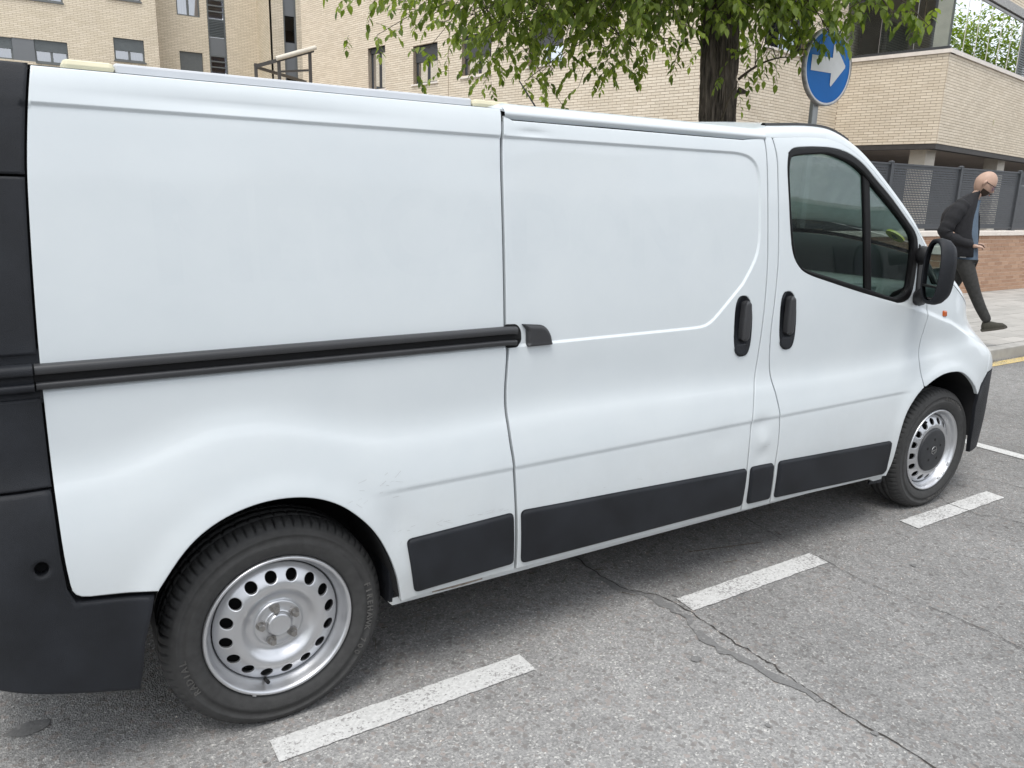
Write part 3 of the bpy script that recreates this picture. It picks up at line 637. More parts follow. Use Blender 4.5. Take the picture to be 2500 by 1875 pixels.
GLS = [(2.172, 1.75), (2.196, 1.776), (2.351, 1.792), (2.43, 1.794), (2.552, 1.771), (2.645, 1.735), (2.718, 1.689), (2.883, 1.583), (3.008, 1.494), (3.058, 1.448), (3.072, 1.40), (3.072, 1.356), (3.062, 1.26), (3.046, 1.196), (3.0, 1.171), (2.924, 1.170), (2.688, 1.224), (2.468, 1.275), (2.29, 1.316), (2.235, 1.345), (2.21, 1.40), (2.186, 1.525), (2.168, 1.70)]
WIN = smooth_line(WIN+[WIN[0]], 4)[:-1]; GLS = smooth_line(GLS+[GLS[0]], 4)[:-1]
fd_top = [(x, ze(x)+GAP+.002) for x in np.arange(2.085, 3.25, .03)]
fd_poly = G2[::-1][:0]+[(2.14, .300)]+G2[::-1][1:-1]+fd_top[1:]+G3[1:]+smooth_line([(3.223, .706), (3.155, .665), (3.10, .605), (3.066, .53), (3.048, .44), (3.036, .345), (3.008, .272)], 4)
FD = patch('front_door', inset(resample(fd_poly, .012), GAP), M['paint'], VAN, holes=[resample(WIN, .02), HF], step=.016, eh=.0025, feats=FEAT)
xs_ = list(np.arange(3.27, 4.12, .03))
fw_poly = [(3.226, .712)]+[(x, z) for x, z in smooth_line(ARC_F[5:], 4)[1:]]+[(3.85, .70), (3.93, .86), (4.02, .945)]+[(x, ze(x)) for x in np.arange(4.0, 3.25, -.03)]+G3[:-1]
FW = patch('front_wing', inset(resample(fw_poly, .012), .002), M['paint'], VAN, feats=FEAT, step=.016)
# front bumper: white upper corner and black lower part
fb_w = [(3.755, .612), (3.855, .703), (3.935, .86), (4.025, .943), (4.16, .90), (4.24, .80), (4.22, .715), (3.90, .712), (3.855, .695)]
fb_w = [(3.757, .615), (3.86, .708), (3.935, .862), (4.02, .938), (4.13, .915), (4.235, .80), (4.235, .722), (3.885, .712), (3.852, .69)]
fb_b = [(3.757, .606), (3.856, .69), (3.888, .708), (4.238, .716), (4.24, .30), (4.1, .26), (3.83, .262), (3.80, .35), (3.775, .48)]
# ------- roof, windscreen, bonnet as lofts across the van
def top_pt(x, s, W=None):
    z0 = ze(x); y0 = float(body(np.array([x]), np.array([z0]))[0]); W = YM-y0
    r = .06+.05*max(0, min(1, (x-3.2)/.5)); h1 = .045+.012*max(0, min(1, (x-3.2)/.4))
    c = .055+.07*max(0, min(1, (x-2.4)/.6))+.02*max(0, min(1, (x-3.3)/.4))
    st = min(s, 2*W-s); st = max(0, st)
    q = 1-min(st/r, 1)
    return (x, y0+s, z0+h1*math.sqrt(max(0, 1-q*q))+c*(1-(1-st/W)**2))
def top_loft(name, xa, xb, sa, sb, material, parent, nx=30, ns=40, off=0, endw=None):
    rows = []
    for i in range(nx+1):
        x = xa+(xb-xa)*i/nx; y0 = float(body(np.array([x]), np.array([ze(x)]))[0]); W2 = 2*(YM-y0)
        a = sa; b = (W2-sa) if sb is None else sb
        row = []
        for j in range(ns+1):
            t = j/ns
            s = a+(b-a)*(t if sb is not None else (.5-.5*math.cos(math.pi*t))); p = top_pt(x, s); row.append((p[0], p[1], p[2]+off))
        rows.append(row)
    return grid_mesh(name, rows, material, parent, flip=True)
def roof_rows():
    rows = []
    for x in [-.83, -.8, -.7, -.6]+list(np.arange(-.5, 2.40, .06))+[2.424]:
        row = []
        zc = 1.865 if x < .8 else 1.846
        if x > 2.04:
            y0 = float(body(np.array([x]), np.array([ze(x)]))[0]); W = YM-y0
            rows.append([top_pt(x, W*(1-math.cos(math.pi*j/40))) for j in range(41)]); continue
        y0 = float(body(np.array([x]), np.array([zc-.005]))[0])+.001; W = YM-y0
        dz = 0 if x > -.7 else -.02*(-.7-x)/.13
        for j in range(41):
            s = W*(1-math.cos(math.pi*j/40)); st = min(s, 2*W-s); r = .05; q = 1-min(st/r, 1)
            h = (.0 if x < .8 else .030)
            row.append((x, y0+s+(.004 if x < .8 and j == 0 else 0), zc+dz-(.006 if x < .8 else 0)+h*math.sqrt(max(0, 1-q*q))+(.03 if x < .8 else .04)*(1-(1-st/W)**2)))
        rows.append(row)
    return rows
grid_mesh('roof', roof_rows(), M['paint'], VAN, flip=True)
SK = .055
a1 = top_loft('windscreen_pillar', 2.42, 3.30, 0, SK, M['paint'], VAN, 30, 8); mirrored(a1)
WS = top_loft('windscreen', 2.42, 3.45, SK, None, M['glassw'], VAN, 20, 24)
a2 = top_loft('windscreen_pillar', 3.30, 3.46, 0, SK, M['paint'], VAN, 6, 8); mirrored(a2)
top_loft('bonnet', 3.45, 4.02, 0, None, M['paint'], VAN, 24, 40)
top_loft('wiper_cowl', 3.40, 3.455, SK, None, M['black'], VAN, 2, 20, off=.004)
# front face, closed across the width
def front_rows(z0, z1, n, grow=0):
    rows = []
    for i in range(n+1):
        z = z0+(z1-z0)*i/n; row = []
        k = float(sstep(.72, 1.05, np.array(z))); a = .84-.16*k
        xe = 4.235-.25*max(0, z-.80)/.14*.4
        y0 = float(body(np.array([xe]), np.array([z]))[0])
        for j in range(31):
            t = j/30; y = y0+(2*(YM-y0))*t; u = abs(y-YM)/(YM-y0)
            row.append((xe+(.10+grow)*(1-u**2.2), y, z))
        rows.append(row)
    return rows
grid_mesh('front_bumper', front_rows(.29, .715, 6, .02), M['black'], VAN)
fr_ = front_rows(.715, .90, 4)
tb = top_pt
yb = [[(4.02, p[1], top_pt(4.02, max(0, min(p[1]-float(body(np.array([4.02]), np.array([ze(4.02)]))[0]), 9)))[2]-.001) for p in fr_[0]]]
grid_mesh('front_grille_panel', fr_+yb, M['paint'], VAN)
b1 = patch('front_bumper_corner', inset(resample(fb_w, .015), .0018), M['paint'], VAN, step=.016); mirrored(b1)
b2 = patch('front_bumper_end', inset(resample(fb_b, .015), .0018), M['black'], VAN, step=.016, out=.004, depth=.02); mirrored(b2)
# far side
mirrored(RQ); mirrored(SD); mirrored(BP); FD2 = mirrored(FD); mirrored(FW)
# dark inner structure seen through the shut lines
sh = [(-.56, .60)]+[(-.56, 1.85), (.77, 1.85), (.79, 1.80), (.80, 1.79), (2.10, 1.79), (2.13, 1.1), (2.17, .7), (2.16, .32), (.38, .33), (.36, .45)]+[(x, z+.012) for x, z in ARC_R[::-1][2:-2]]
INN = patch('inner_shell', sh, M['void'], VAN, fn=lambda x, z: S_(z)+.028, step=.08, eh=0, depth=0); mirrored(INN)
b = MB(); b.box((2.02, .12, .4), (2.05, 1.79, 1.84)); b.build('bulkhead', M['trimgrey'], VAN)
# rear end: black corner covers, rear doors
def corner(z0, z1, name='rear_corner_cover'):
    re = [(x-.001, z) for x, z in RE if z0 < z < z1]
    xi = lambda z: float(np.interp(z, [p[1] for p in RE[::-1] if p[1] > .6], [p[0] for p in RE[::-1] if p[1] > .6]))-.001
    poly = [(-.862, z0), (xi(z0), z0)]+[(x, z) for x, z in re[::-1]]+[(xi(z1), z1), (-.862, z1)]
    o = patch(name, resample(poly, .015), M['black'], VAN, step=.018, eh=.004, ew=.007, out=.003, depth=.02); mirrored(o)
corner(1.613, 1.862); corner(1.198, 1.607); corner(.872, 1.092)
bz = [(-.862, .405), (-.70, .366), (-.58, .325), (-.50, .300), (-.395, .272), (-.384, .332), (-.374, .416), (-.352, .50), (-.342, .545), (-.52, .570), (-.536, .61), (-.542, .70), (-.544, .865), (-.862, .865)]
RB = patch('rear_bumper', resample(bz, .015), M['black'], VAN, holes=[[(-.584+.016*math.cos(a*.4), .677+.018*math.sin(a*.4)) for a in range(16)]], step=.017, eh=.006, ew=.012, out=.004, depth=.025); mirrored(RB)
hb = MB(); hb.box((-.62, -.02, .64), (-.55, -.015, .715)); hb.build('bumper_hole_back', M['void'], VAN)
b = MB(); b.box((-.87, .27, .40), (-.85, 1.64, 1.86)); b.build('rear_door', M['paint'], VAN)
b = MB(); b.box((-.90, .20, .40), (-.86, 1.71, .60)); b.build('rear_bumper_centre', M['black'], VAN)
# sill flange (rusty at the back), liner of wheel arches, underbody
fl = MB()
for i in range(40):
    x0 = .35+i*(2.66/40); x1 = x0+2.66/40; z0 = sillz(x0)-.0; z1 = sillz(x1)
    ya = -.030
    fl.add([(x0, ya, z0+.012), (x1, ya, z1+.012), (x1, ya+.004, z1-.016), (x0, ya+.004, z0-.016), (x0, ya+.04, z0-.02), (x1, ya+.04, z1-.02)], [(0, 3, 2, 1), (3, 4, 5, 2)])
SF = fl.build('sill_flange', M['paint'], VAN); mirrored(SF)
ru = MB()
for i in range(16):
    x0 = .49+i*.012; z = sillz(x0); a = .004+.006*math.sin(i/16*math.pi)*rnd.uniform(.6, 1.2)
    ru.add([(x0, -.0318, z-.004-a*.4), (x0+.0125, -.0318, z-.004-a*.4), (x0+.0125, -.0318, z-.004+a), (x0, -.0318, z-.004+a)], [(0, 1, 2, 3)])
ru.build('scuffed_sill', M['rust'], VAN)
def liner(arc, name):
    A = smooth_line(arc, 4); rows = [[(x, .0+.0, z+.004) for x, z in A], [(x, .03, z+.02) for x, z in A], [(x, .33, z+.03) for x, z in A]]
    rows[0] = [(x, float(body(np.array([x]), np.array([z]))[0])+.012, z+.003) for x, z in A]
    o = grid_mesh(name, rows, M['void'], VAN, smooth=True); mirrored(o)
    cap = MB(); cap.add([rows[2][0]]+rows[2], [tuple(range(1, len(A)+1))]); mirrored(cap.build('wheel_arch_wall', M['void'], VAN))
liner(ARC_R, 'wheel_arch_liner'); liner(ARC_F[1:]+[(3.77, .5), (3.79, .36)], 'wheel_arch_liner')
b = MB(); b.box((-.80, .36, .38), (4.0, 1.55, .48)); b.box((.42, .06, .36), (2.98, 1.85, .44)); b.box((-.8, .1, .36), (-.45, 1.8, .5)); b.box((.5, .9, .26), (2.9, 1.0, .38)); b.build('underbody', M['panel'], VAN)
for xa_ in (0, 3.498): b = MB(); b.tube([(xa_, .2, .32), (xa_, 1.7, .32)], .035); b.build('axle', M['void'], VAN)
mf = patch('mud_flap', rounded([(2.99, .285), (3.055, .285), (3.075, .36), (3.06, .215), (2.95, .225)], .01), M['black'], VAN, fn=lambda x, z: 0*x+.0, step=.03, eh=0, depth=.008)
rfm = MB(); rfm.box((.352, .0, .29), (.366, .16, .50)); rfm.build('mud_flap', M['black'], VAN)

# black side strips
def strip(poly, parent, label=None):
    o = patch('side_trim', resample(rounded(poly, .022), .012), M['black'], parent, step=.012, eh=.011, ew=.016, out=.012, depth=.02)
    return part(o, label)
strip([(.387, .535), (.415, .342), (.796, .350), (.787, .545)], RQ); 
strip([(.816, .545), (.826, .342), (1.950, .331), (1.952, .503)], SD)
strip([(1.973, .503), (1.980, .330), (2.130, .326), (2.124, .498)], BP)
strip([(2.153, .499), (2.158, .324), (2.972, .290), (2.995, .31), (2.998, .465)], FD)

# door rail across the rear panel
def rail_profile():
    pts = [(-.004, 1.1755), (-.010, 1.1750), (-.0145, 1.1728), (-.0172, 1.1690), (-.0180, 1.1640), (-.0180, 1.1575), (-.0165, 1.1535), (-.013, 1.1520), (.003, 1.1518)]
    pts += [(.003, 1.1320), (-.010, 1.1318), (-.0135, 1.1300), (-.0148, 1.1265), (-.0145, 1.1215), (-.0120, 1.1165), (-.006, 1.1135)]
    return [(.012, 1.175)]+pts+[(.012, 1.112)]
rp = rail_profile(); rows = []
for x in list(np.linspace(-.548, .812, 40)): rows.append([(x, y-.0005*0+float(S_(np.array([1.15]))[0]), z-(.0+.002*(x > .79))) for y, z in rp])
RAIL = grid_mesh('door_rail', rows, M['rail'], VAN, smooth=True, flip=True)
sc_ = MB(); sc_.box((-.55, -.001, 1.1325), (.83, .006, 1.1512)); sc_.build('rail_slot_shade', M['void'], RAIL)  # black plate painted in for the shade deep in the slot
# its cap at the back, over the corner cover
rows = []
for i, x in enumerate(np.linspace(-.66, -.552, 14)):
    k = min(1, (x+.66)/.03); k = math.sqrt(max(0, 1-(1-k)**2))
    bx = float(body(np.array([x]), np.array([1.15]))[0])-float(body(np.array([-.5]), np.array([1.15]))[0])
    rows.append([(x, bx+y*(.3+.8*k)-.004, 1.145+(z-1.145)*(.45+.6*k)) for y, z in rp])
grid_mesh('rail_end_cap', rows, M['black'], RAIL, flip=True)
bk = patch('rail_end_recess', [(-.80, 1.21), (-.535, 1.21), (-.535, 1.08), (-.80, 1.08)], M['black'], VAN, step=.02, eh=.0, out=-.006, depth=0)
# open end in front of the rail, and roller cover on the door
eo = patch('rail_opening', rounded([(.775, 1.182), (.822, 1.180), (.838, 1.160), (.840, 1.122), (.822, 1.104), (.775, 1.104)], .012), M['void'], SD, step=.01, eh=0, out=.0015, depth=.004)
rc = patch('roller_cover', resample([(.841, 1.179), (.905, 1.173)]+[(.905+.052*math.sin(a), 1.107+.066*math.cos(a)) for a in [i*math.pi/2/8 for i in range(1, 9)]]+[(.955, 1.104), (.858, 1.104), (.857, 1.160)], .008), M['rail'], SD, step=.009, eh=.012, ew=.014, out=.022, depth=.024)

# door top channel over the sliding door
rows = []
for x in np.linspace(.80, 2.03, 40):
    yb_ = float(body(np.array([x]), np.array([1.845]))[0])
    rows.append([(x, yb_+.006, 1.827), (x, yb_+.002, 1.833), (x, yb_-.007, 1.838), (x, yb_-.006, 1.848), (x, yb_+.001, 1.857), (x, yb_+.018, 1.868)])
grid_mesh('roof_gutter', rows, M['paint'], VAN, flip=True)
b = MB(); b.add([(.79, .088, 1.82), (2.04, .088, 1.82), (2.04, .10, 1.86), (.79, .10, 1.86)], [(0, 1, 2, 3)]); b.build('gutter_back', M['void'], VAN)
# black seal above the cab door
rows = []
for x in np.arange(2.075, 2.62, .03):
    p = top_pt(x, .05); rows.append([(x, p[1]-.008, p[2]-.004), (x, p[1]-.006, p[2]+.008), (x, p[1]+.010, p[2]+.010), (x, p[1]+.018, p[2]+.001)])
grid_mesh('cab_roof_seal', rows, M['rubber'], VAN, flip=True)
# roof rack mounts and rib
b = MB(); b.box((-.30, .15, 1.860), (.72, .20, 1.8875)); b.build('roof_rib', M['greyrib'], VAN, bevel=.006)
for x0, x1 in ((-.415, -.30), (.72, .86)):
    b = MB(); b.box((x0, .135, 1.860), (x1, .205, 1.8855)); b.build('roof_mount', M['cream'], VAN, bevel=.012)
b = MB(); b.tube([(1.50, .95, 1.93), (1.50, .95, 1.965)], [.035, .018], 12); AN = b.build('antenna_base', M['black'], VAN, smooth=True)
b = MB(); b.tube([(1.525, .95, 1.955), (1.413, .95, 2.081)], [.0045, .003], 6); b.build('antenna_rod', M['rubber'], AN)
b = MB(); b.tube([(1.40, .80, 1.90), (1.40, .80, 1.948)], [.13, .07], 24); b.build('roof_vent', M['paint'], VAN, smooth=False, bevel=.01)

# cab window: seal, glass, divider
wi = resample(WIN, .02)
SEAL = patch('window_seal', inset(wi, .0005), M['rubber'], FD, holes=[resample(GLS, .02)], step=.008, eh=.006, ew=.010, out=.0035, depth=.02)
GL = patch('window_glass', inset(resample(GLS, .02), -.004), M['glass'], FD, fn=lambda x, z: S_(z)+.014+.0012*np.sin(4*x)*np.sin(6*z), step=.04, eh=0, depth=0)
DV = patch('window_divider', [(2.672, 1.722), (2.722, 1.690), (2.768, 1.207), (2.722, 1.217)], M['rubber'], FD, step=.015, eh=.003, ew=.01, out=-.004, depth=.012)
for o in (SEAL, GL, DV): mirrored(o, FD2)
# handles
def handle(cx, cz, parent, dx):
    H = [(cx+.9*(x-cx), cz+.97*(z-cz)) for x, z in handle_hole(cx, cz, dx)]
    bowl = lambda x, z: body(x, z)+.030*np.clip(1-((x-cx+.010)/.045)**2-((z-cz-.02)/.105)**2, 0, 1)**.5
    o = patch('handle', inset(handle_hole(cx, cz, dx), .0015), M['black'], parent, fn=bowl, step=.0075, eh=.005, ew=.008, out=.005, depth=.012)
    g = [(cx-.004, cz+.095), (cx+.012, cz+.108), (cx+.032, cz+.095), (cx+.036, cz+.03), (cx+.030, cz-.05), (cx+.014, cz-.062), (cx-.008, cz-.056), (cx-.010, cz+.0)]
    g2 = patch('grip', resample(rounded(g, .02), .006), M['rail'], o, step=.006, eh=.012, ew=.014, out=.017, depth=.02)
    l = [(cx-.040, cz-.070), (cx+.028, cz-.070), (cx+.024, cz-.105), (cx+.004, cz-.118), (cx-.030, cz-.112), (cx-.043, cz-.095)]
    patch('lock_cover', resample(rounded(l, .012), .006), M['black'], o, step=.008, eh=.003, ew=.006, out=.009, depth=.01)
handle(1.912, 1.098, SD, -.008); handle(2.187, 1.104, FD, -.010)
# side repeater
patch('side_marker_light', rounded([(3.388, 1.079), (3.424, 1.076), (3.424, 1.046), (3.388, 1.049)], .008), M['amber'], FW, step=.006, eh=.006, ew=.008, out=.008, depth=.01)
# door mirror
MI = MB()
def mirror_shape(n=28):
    o = []
    for i in range(n):
        a = 2*math.pi*i/n; o.append((.069*math.copysign(abs(math.cos(a))**.75, math.cos(a)), .148*math.copysign(abs(math.sin(a))**.8, math.sin(a))))
    return o
ms = mirror_shape(); MC = Vector((2.985, -.135, 1.300)); back_x = .105
ang = R(14)   # glass plane nearly faces backwards, turned towards the cab
ax_u = Vector((-.47, -.883, 0)).normalized(); ax_n = Vector((ax_u.y, -ax_u.x, 0)); ax_n = ax_n if ax_n.x < 0 else -ax_n
def mpt(u, v, d): return MC+ax_u*u+Vector((0, 0, 1))*v-ax_n*d
rows = []
for d, k in ((0, .88), (-.005, .94), (0, 1.0), (.026, 1.03), (.055, .98), (.078, .84), (.09, .55), (.094, .15)):
    rows.append([mpt(u*k, v*k, d) for u, v in ms]+[mpt(ms[0][0]*k, ms[0][1]*k, d)])
MO = grid_mesh('door_mirror', rows, M['black'], VAN)
def mplate(name, vlo, vhi, k, d, material):
    pts = [(u*k, v*k) for u, v in mirror_shape(40)]; pts = [(u, min(max(v, vlo), vhi)) for u, v in pts]
    b = MB(); b.add([mpt(u, v, d) for u, v in pts], [tuple(range(len(pts)))]); return b.build(name, material, MO)
mplate('mirror_backing', -.2, .2, .93, .016, M['void'])
mplate('mirror_glass', -.062, .2, .90, .010, M['mirror']); mplate('wide_angle_mirror', -.2, -.072, .90, .008, M['mirror'])
b = MB(); q0 = mpt(-.064, -.067, .004); q1 = mpt(.064, -.067, .004); b.bar(q0, q1, .012, .010); b.build('mirror_bar', M['rubber'], MO)
b = MB(); b.tube([(3.13, .004, 1.36), (3.125, -.02, 1.362), (3.08, -.08, 1.355)], [.046, .042, .036], 12)
b.build('mirror_arm', M['rubber'], MO, smooth=True)
b = MB(); b.tube([(3.135, -.012, 1.16), (3.12, -.03, 1.165), (3.05, -.08, 1.19)], [.042, .036, .03], 12); b.build('mirror_arm', M['rubber'], MO, smooth=True)
patch('mirror_foot', rounded([(3.125, 1.42), (3.235, 1.345), (3.20, 1.13), (3.125, 1.115), (3.118, 1.2), (3.128, 1.36)], .02), M['rubber'], MO, step=.015, eh=.006, ew=.01, out=.006, depth=.01)

# cab interior
rows = []
for y in np.linspace(.12, 1.79, 12):
    rows.append([(3.02, y, .75), (3.0, y, 1.0), (3.03, y, 1.10), (3.12, y, 1.17), (3.25, y, 1.20), (3.46, y, 1.20), (3.5, y, 1.0)])
grid_mesh('dashboard', rows, M['dash'], VAN)
b = MB(); b.box((2.1, .1, .44), (3.6, 1.8, .5)); b.build('cab_floor', M['void'], VAN)
# cup holder / air vent pod at the end of the dashboard
rows = []
for r_, z in ((.055, 1.12), (.072, 1.16), (.078, 1.195), (.072, 1.205), (.058, 1.205), (.050, 1.18), (.045, 1.13), (0, 1.13)):
    rows.append([(2.985+r_*1.15*math.cos(a), .22+r_*math.sin(a), z) for a in [i*2*math.pi/24 for i in range(25)]])
grid_mesh('cup_holder', rows, M['dash'], VAN)
b = MB()
for i in range(7): b.box((2.95+i*.006, .42, 1.07+i*.016), (2.97+i*.006, .56, 1.075+i*.016))
b.build('air_vent', M['void'], VAN)
sw = MB(); T = Matrix.Translation((2.83, 1.35, 1.08)) @ Matrix.Rotation(R(-62), 4, 'Y')
sw.tube([T @ Vector((.19*math.cos(a), .19*math.sin(a), 0)) for a in [i*2*math.pi/28 for i in range(29)]], .015, 8, cap=False)
sw.bar(T @ Vector((-.18, 0, 0)), T @ Vector((.18, 0, 0)), .05, .02); sw.bar(T @ Vector((0, 0, 0)), T @ Vector((0, .18, 0)), .05, .02); sw.build('steering_wheel', M['rubber'], VAN, smooth=True)
def seat_(y):
    b = MB(); b.box((2.20, y-.24, .62), (2.68, y+.24, .80)); s = b.build('seat', M['seat'], VAN, bevel=.04)
    b = MB(); T = Matrix.Translation((2.24, y, .78)) @ Matrix.Rotation(R(-12), 4, 'Y'); b.box((-.06, -.23, 0), (.06, .23, .60), T); b.build('backrest', M['seat'], s, bevel=.04)
    b = MB(); T = Matrix.Translation((2.12, y, 1.42)); b.box((-.05, -.12, 0), (.04, .12, .17), T); b.build('headrest', M['seat'], s, bevel=.03)
seat_(.42); seat_(1.42); seat_(.92)
dcp = [(2.2, .5), (3.0, .5), (3.05, 1.13), (2.69, 1.19), (2.3, 1.285), (2.2, 1.33)]
DC = patch('door_card', dcp, M['trimgrey'], FD, fn=lambda x, z: 0*x+.10, step=.06, eh=0, depth=.02); mirrored(DC, FD2)
hl = [[(x, y, 1.845+.0*x) for y in np.linspace(.12, 1.79, 8)] for x in np.linspace(2.06, 2.45, 5)]
grid_mesh('headliner', hl, M['trimgrey'], VAN)
# round emission sticker on the windscreen
sc0 = Vector(top_pt(3.27, .21)); e1 = (Vector(top_pt(3.30, .21))-Vector(top_pt(3.24, .21))).normalized(); e2 = (Vector(top_pt(3.27, .24))-Vector(top_pt(3.27, .18))).normalized(); en = e1.cross(e2).normalized()
if en.z > 0: en = -en
st = MB(); st.add([sc0+en*.004+(e1*math.cos(a)+e2*math.sin(a))*.048 for a in [i*2*math.pi/28 for i in range(28)]], [tuple(range(28))]); STK = st.build('windscreen_sticker', M['sticker'], WS)
me = text_mesh('B', .05, .0003, .0012, 'sticker_letter'); me.transform(Matrix((( -e2.x, -e1.x, en.x, 0), (-e2.y, -e1.y, en.y, 0), (-e2.z, -e1.z, en.z, 0), (0, 0, 0, 1)))); me.transform(Matrix.Translation(sc0+en*.006+e1*.016))
link_mesh('sticker_letter', me, M['stickerd'], STK)

# fine scratches
sr = MB(); sx_, sz_ = [], []
specs = [(.12, .36, .68, .76, 14), (.31, .41, .38, .60, 18), (.45, .78, .557, .575, 12), (.84, 1.5, .55, .57, 6), (2.0, 2.1, .52, .62, 3)]
for xa, xb, za, zb_, n in specs:
    for _ in range(n):
        x = rnd.uniform(xa, xb); z = rnd.uniform(za, zb_); d = seg_dist(np.array([x]), np.array([z]), ARC_R, False)[0]
        if inside(np.array([x]), np.array([z]), ARC_R+[(.36, .2), (-.34, .2)])[0] or d < .008 or (x > .38 and z < .556): continue
        a = rnd.gauss(.05, .25) if z > .55 else rnd.uniform(.8, 2.0); L = rnd.uniform(.008, .03); wd = rnd.uniform(.0003, .0007)
        p = [(x, z), (x+L*math.cos(a), z+L*math.sin(a)), (x+L*math.cos(a), z+L*math.sin(a)+wd), (x, z+wd)]
        X = np.array([q[0] for q in p]); Zz = np.array([q[1] for q in p]); Y = body(X, Zz)-.0012
        sr.add(list(zip(X, Y, Zz)), [(0, 1, 2, 3)])
tag(sr.build('scratched_paint', M['scratch'], VAN), kind='stuff')

# ------------------------------------------------------------------ wheels
def lathe(name, prof, material, parent, n=96, disp=None, c=(0, 0, 0)):
    rows = []
    for k in range(n+1):
        a = 2*math.pi*(k % n)/n; row = []
        for i, (y, r_) in enumerate(prof):
            rr = r_+(disp(a, y, r_, k) if disp else 0); x = rr*math.sin(a); z = rr*math.cos(a); yy = y
            row.append((x, yy, z))
        rows.append(row)
    return grid_mesh(name, rows, material, parent, flip=False)
TPROF = [(.020, .2205), (.006, .224), (-.001, .232), (-.006, .245), (-.010, .262), (-.0105, .272), (-.009, .2725), (-.009, .290), (-.0105, .291), (-.0095, .297), (-.005, .303), (-.005, .306), (.001, .3115), (.006, .318), (.016, .3265), (.030, .3315), (.045, .333), (.0475, .333), (.048, .3255), (.055, .3255), (.0555, .3335), (.083, .334), (.0835, .326), (.092, .326), (.0925, .334), (.12, .3335), (.1205, .326), (.128, .326), (.1285, .333), (.15, .332), (.165, .3275), (.178, .316), (.188, .29), (.19, .26), (.182, .235), (.175, .2205)]
def tdisp(a, y, r_, k):
    d = 0
    if r_ > .317 and y < .047 and k % 6 == 0: d -= .013*min(1, (r_-.315)/.008)
    if r_ > .33 and .055 < y < .12 and k % 8 == 3: d -= .005
    if r_ > .31 and y > .13 and k % 4 == 2: d -= .006
    return d
def make_wheel(cx, cz, steer, cover):
    Wl = empty('wheel', (cx, 0, cz)); Wl.parent = VAN; Wl.rotation_euler.z = steer
    ty = lathe('tyre', TPROF, M['tyre'], Wl, 432, tdisp)
    for v in ty.data.vertices:
        if v.co.z+cz < .002: v.co.z = .002-cz
    ty.data.update()
    # rim: flange, barrel, drop
    rp_ = [(.022, .218), (.004, .2235), (-.004, .2215), (-.0055, .217), (-.002, .2125), (.006, .209), (.016, .206), (.028, .202), (.034, .196), (.040, .1925), (.060, .188), (.09, .186), (.18, .186)]
    rim = lathe('rim', rp_, M['steel'], Wl, 96)
    prof_r = [0, .036, .060, .073, .078, .084, .095, .108, .120, .130, .140, .150, .160, .170, .180, .188]
    prof_y = [.018, .018, .026, .028, .031, .031, .026, .014, .006, .004, .006, .011, .017, .0235, .031, .040]
    pf = spline_eval(np.array(prof_r), np.array(prof_y)); dfn = lambda x, z: pf(np.hypot(x, z))
    ph = .11
    hol = [[(.157*math.cos(ph+k*math.pi/8)+.0175*math.cos(a), .157*math.sin(ph+k*math.pi/8)+.0175*math.sin(a)) for a in [i*2*math.pi/20 for i in range(20)]] for k in range(16)]
    circ = [(.188*math.cos(a), .188*math.sin(a)) for a in [i*2*math.pi/90 for i in range(90)]]
    patch('wheel_disc', circ, M['steel'], rim, fn=dfn, holes=hol, step=.006, eh=.0018, ew=.003, depth=.008, bstep=.005)
    bd_ = MB(); bd_.tube([(0, .075, 0), (0, .15, 0)], [.183, .183], 40); bd_.build('brake_drum', M['void'], Wl)
    if not cover:
        lathe('hub_plate', [(.0275, .0735), (.0215, .071), (.0205, .066), (.024, .062), (.024, .045), (.019, .042), (.018, .040)], M['steel'], rim, 60, lambda a, y, r_, k: 0)
        lathe('centre_cap', [(.024, .0375), (.011, .037), (.0065, .033), (.004, .0275), (.0055, .026), (.0045, .012), (.0042, .0)], M['steel'], rim, 48)
        for k in range(5):
            a = R(100+72*k); bx, bz = .0545*math.cos(a), .0545*math.sin(a); b = MB()
            b.tube([(bx, .025, bz), (bx, .016, bz)], [.0155, .014], 16); b.tube([(bx, .017, bz), (bx, -.002, bz)], .0098, 6); b.tube([(bx, -.001, bz), (bx, -.0035, bz)], .006, 8)
            b.build('wheel_bolt', M['bolt'], rim)
    else:
        cvr = lathe('hub_cap', [(.012, .117), (.003, .1175), (-.002, .114), (-.004, .107), (-.006, .07), (-.008, .045), (-.0075, .038), (-.008, .03), (-.0095, 0)], M['cap'], rim, 64)
        em = MB(); em.tube([(.021*math.cos(a),  -.0095, .021*math.sin(a)) for a in [i*2*math.pi/28 for i in range(29)]], .0016, 5, cap=False)
        em.add([(x, -.0105, z) for x, z in ((-.028, -.006), (-.003, .003), (-.004, -.0035), (.028, .006), (.003, -.003), (.004, .0035))], [(0, 1, 2), (2, 4, 5), (2, 5, 1), (3, 4, 5)][:2]+[(3, 5, 4), (1, 5, 4), (1, 4, 2)])
        em.build('round_emblem', M['chrome'], rim)
        for k in range(5):
            a = R(20+72*k); b = MB(); b.tube([(.06*math.cos(a), -.0045, .06*math.sin(a)), (.06*math.cos(a), -.0075, .06*math.sin(a))], [.009, .0075], 10); b.build('cap_boss', M['void'], rim)
        for a_ in (-58, -47, -31):
            a = R(a_); b = MB(); b.bar((.2095*math.cos(a)-.008*math.sin(a), .002, .2095*math.sin(a)+.008*math.cos(a)), (.2095*math.cos(a)+.012*math.sin(a), .002, .2095*math.sin(a)-.012*math.cos(a)), .008, .011); b.build('balance_weight', M['steel'], rim, bevel=.002)
    a = R(-104) if not cover else R(118); b = MB(); b.tube([(.190*math.cos(a), .035, .190*math.sin(a)), (.184*math.cos(a), .004, .184*math.sin(a))], [.0055, .0062], 10); b.build('valve', M['void'], rim)
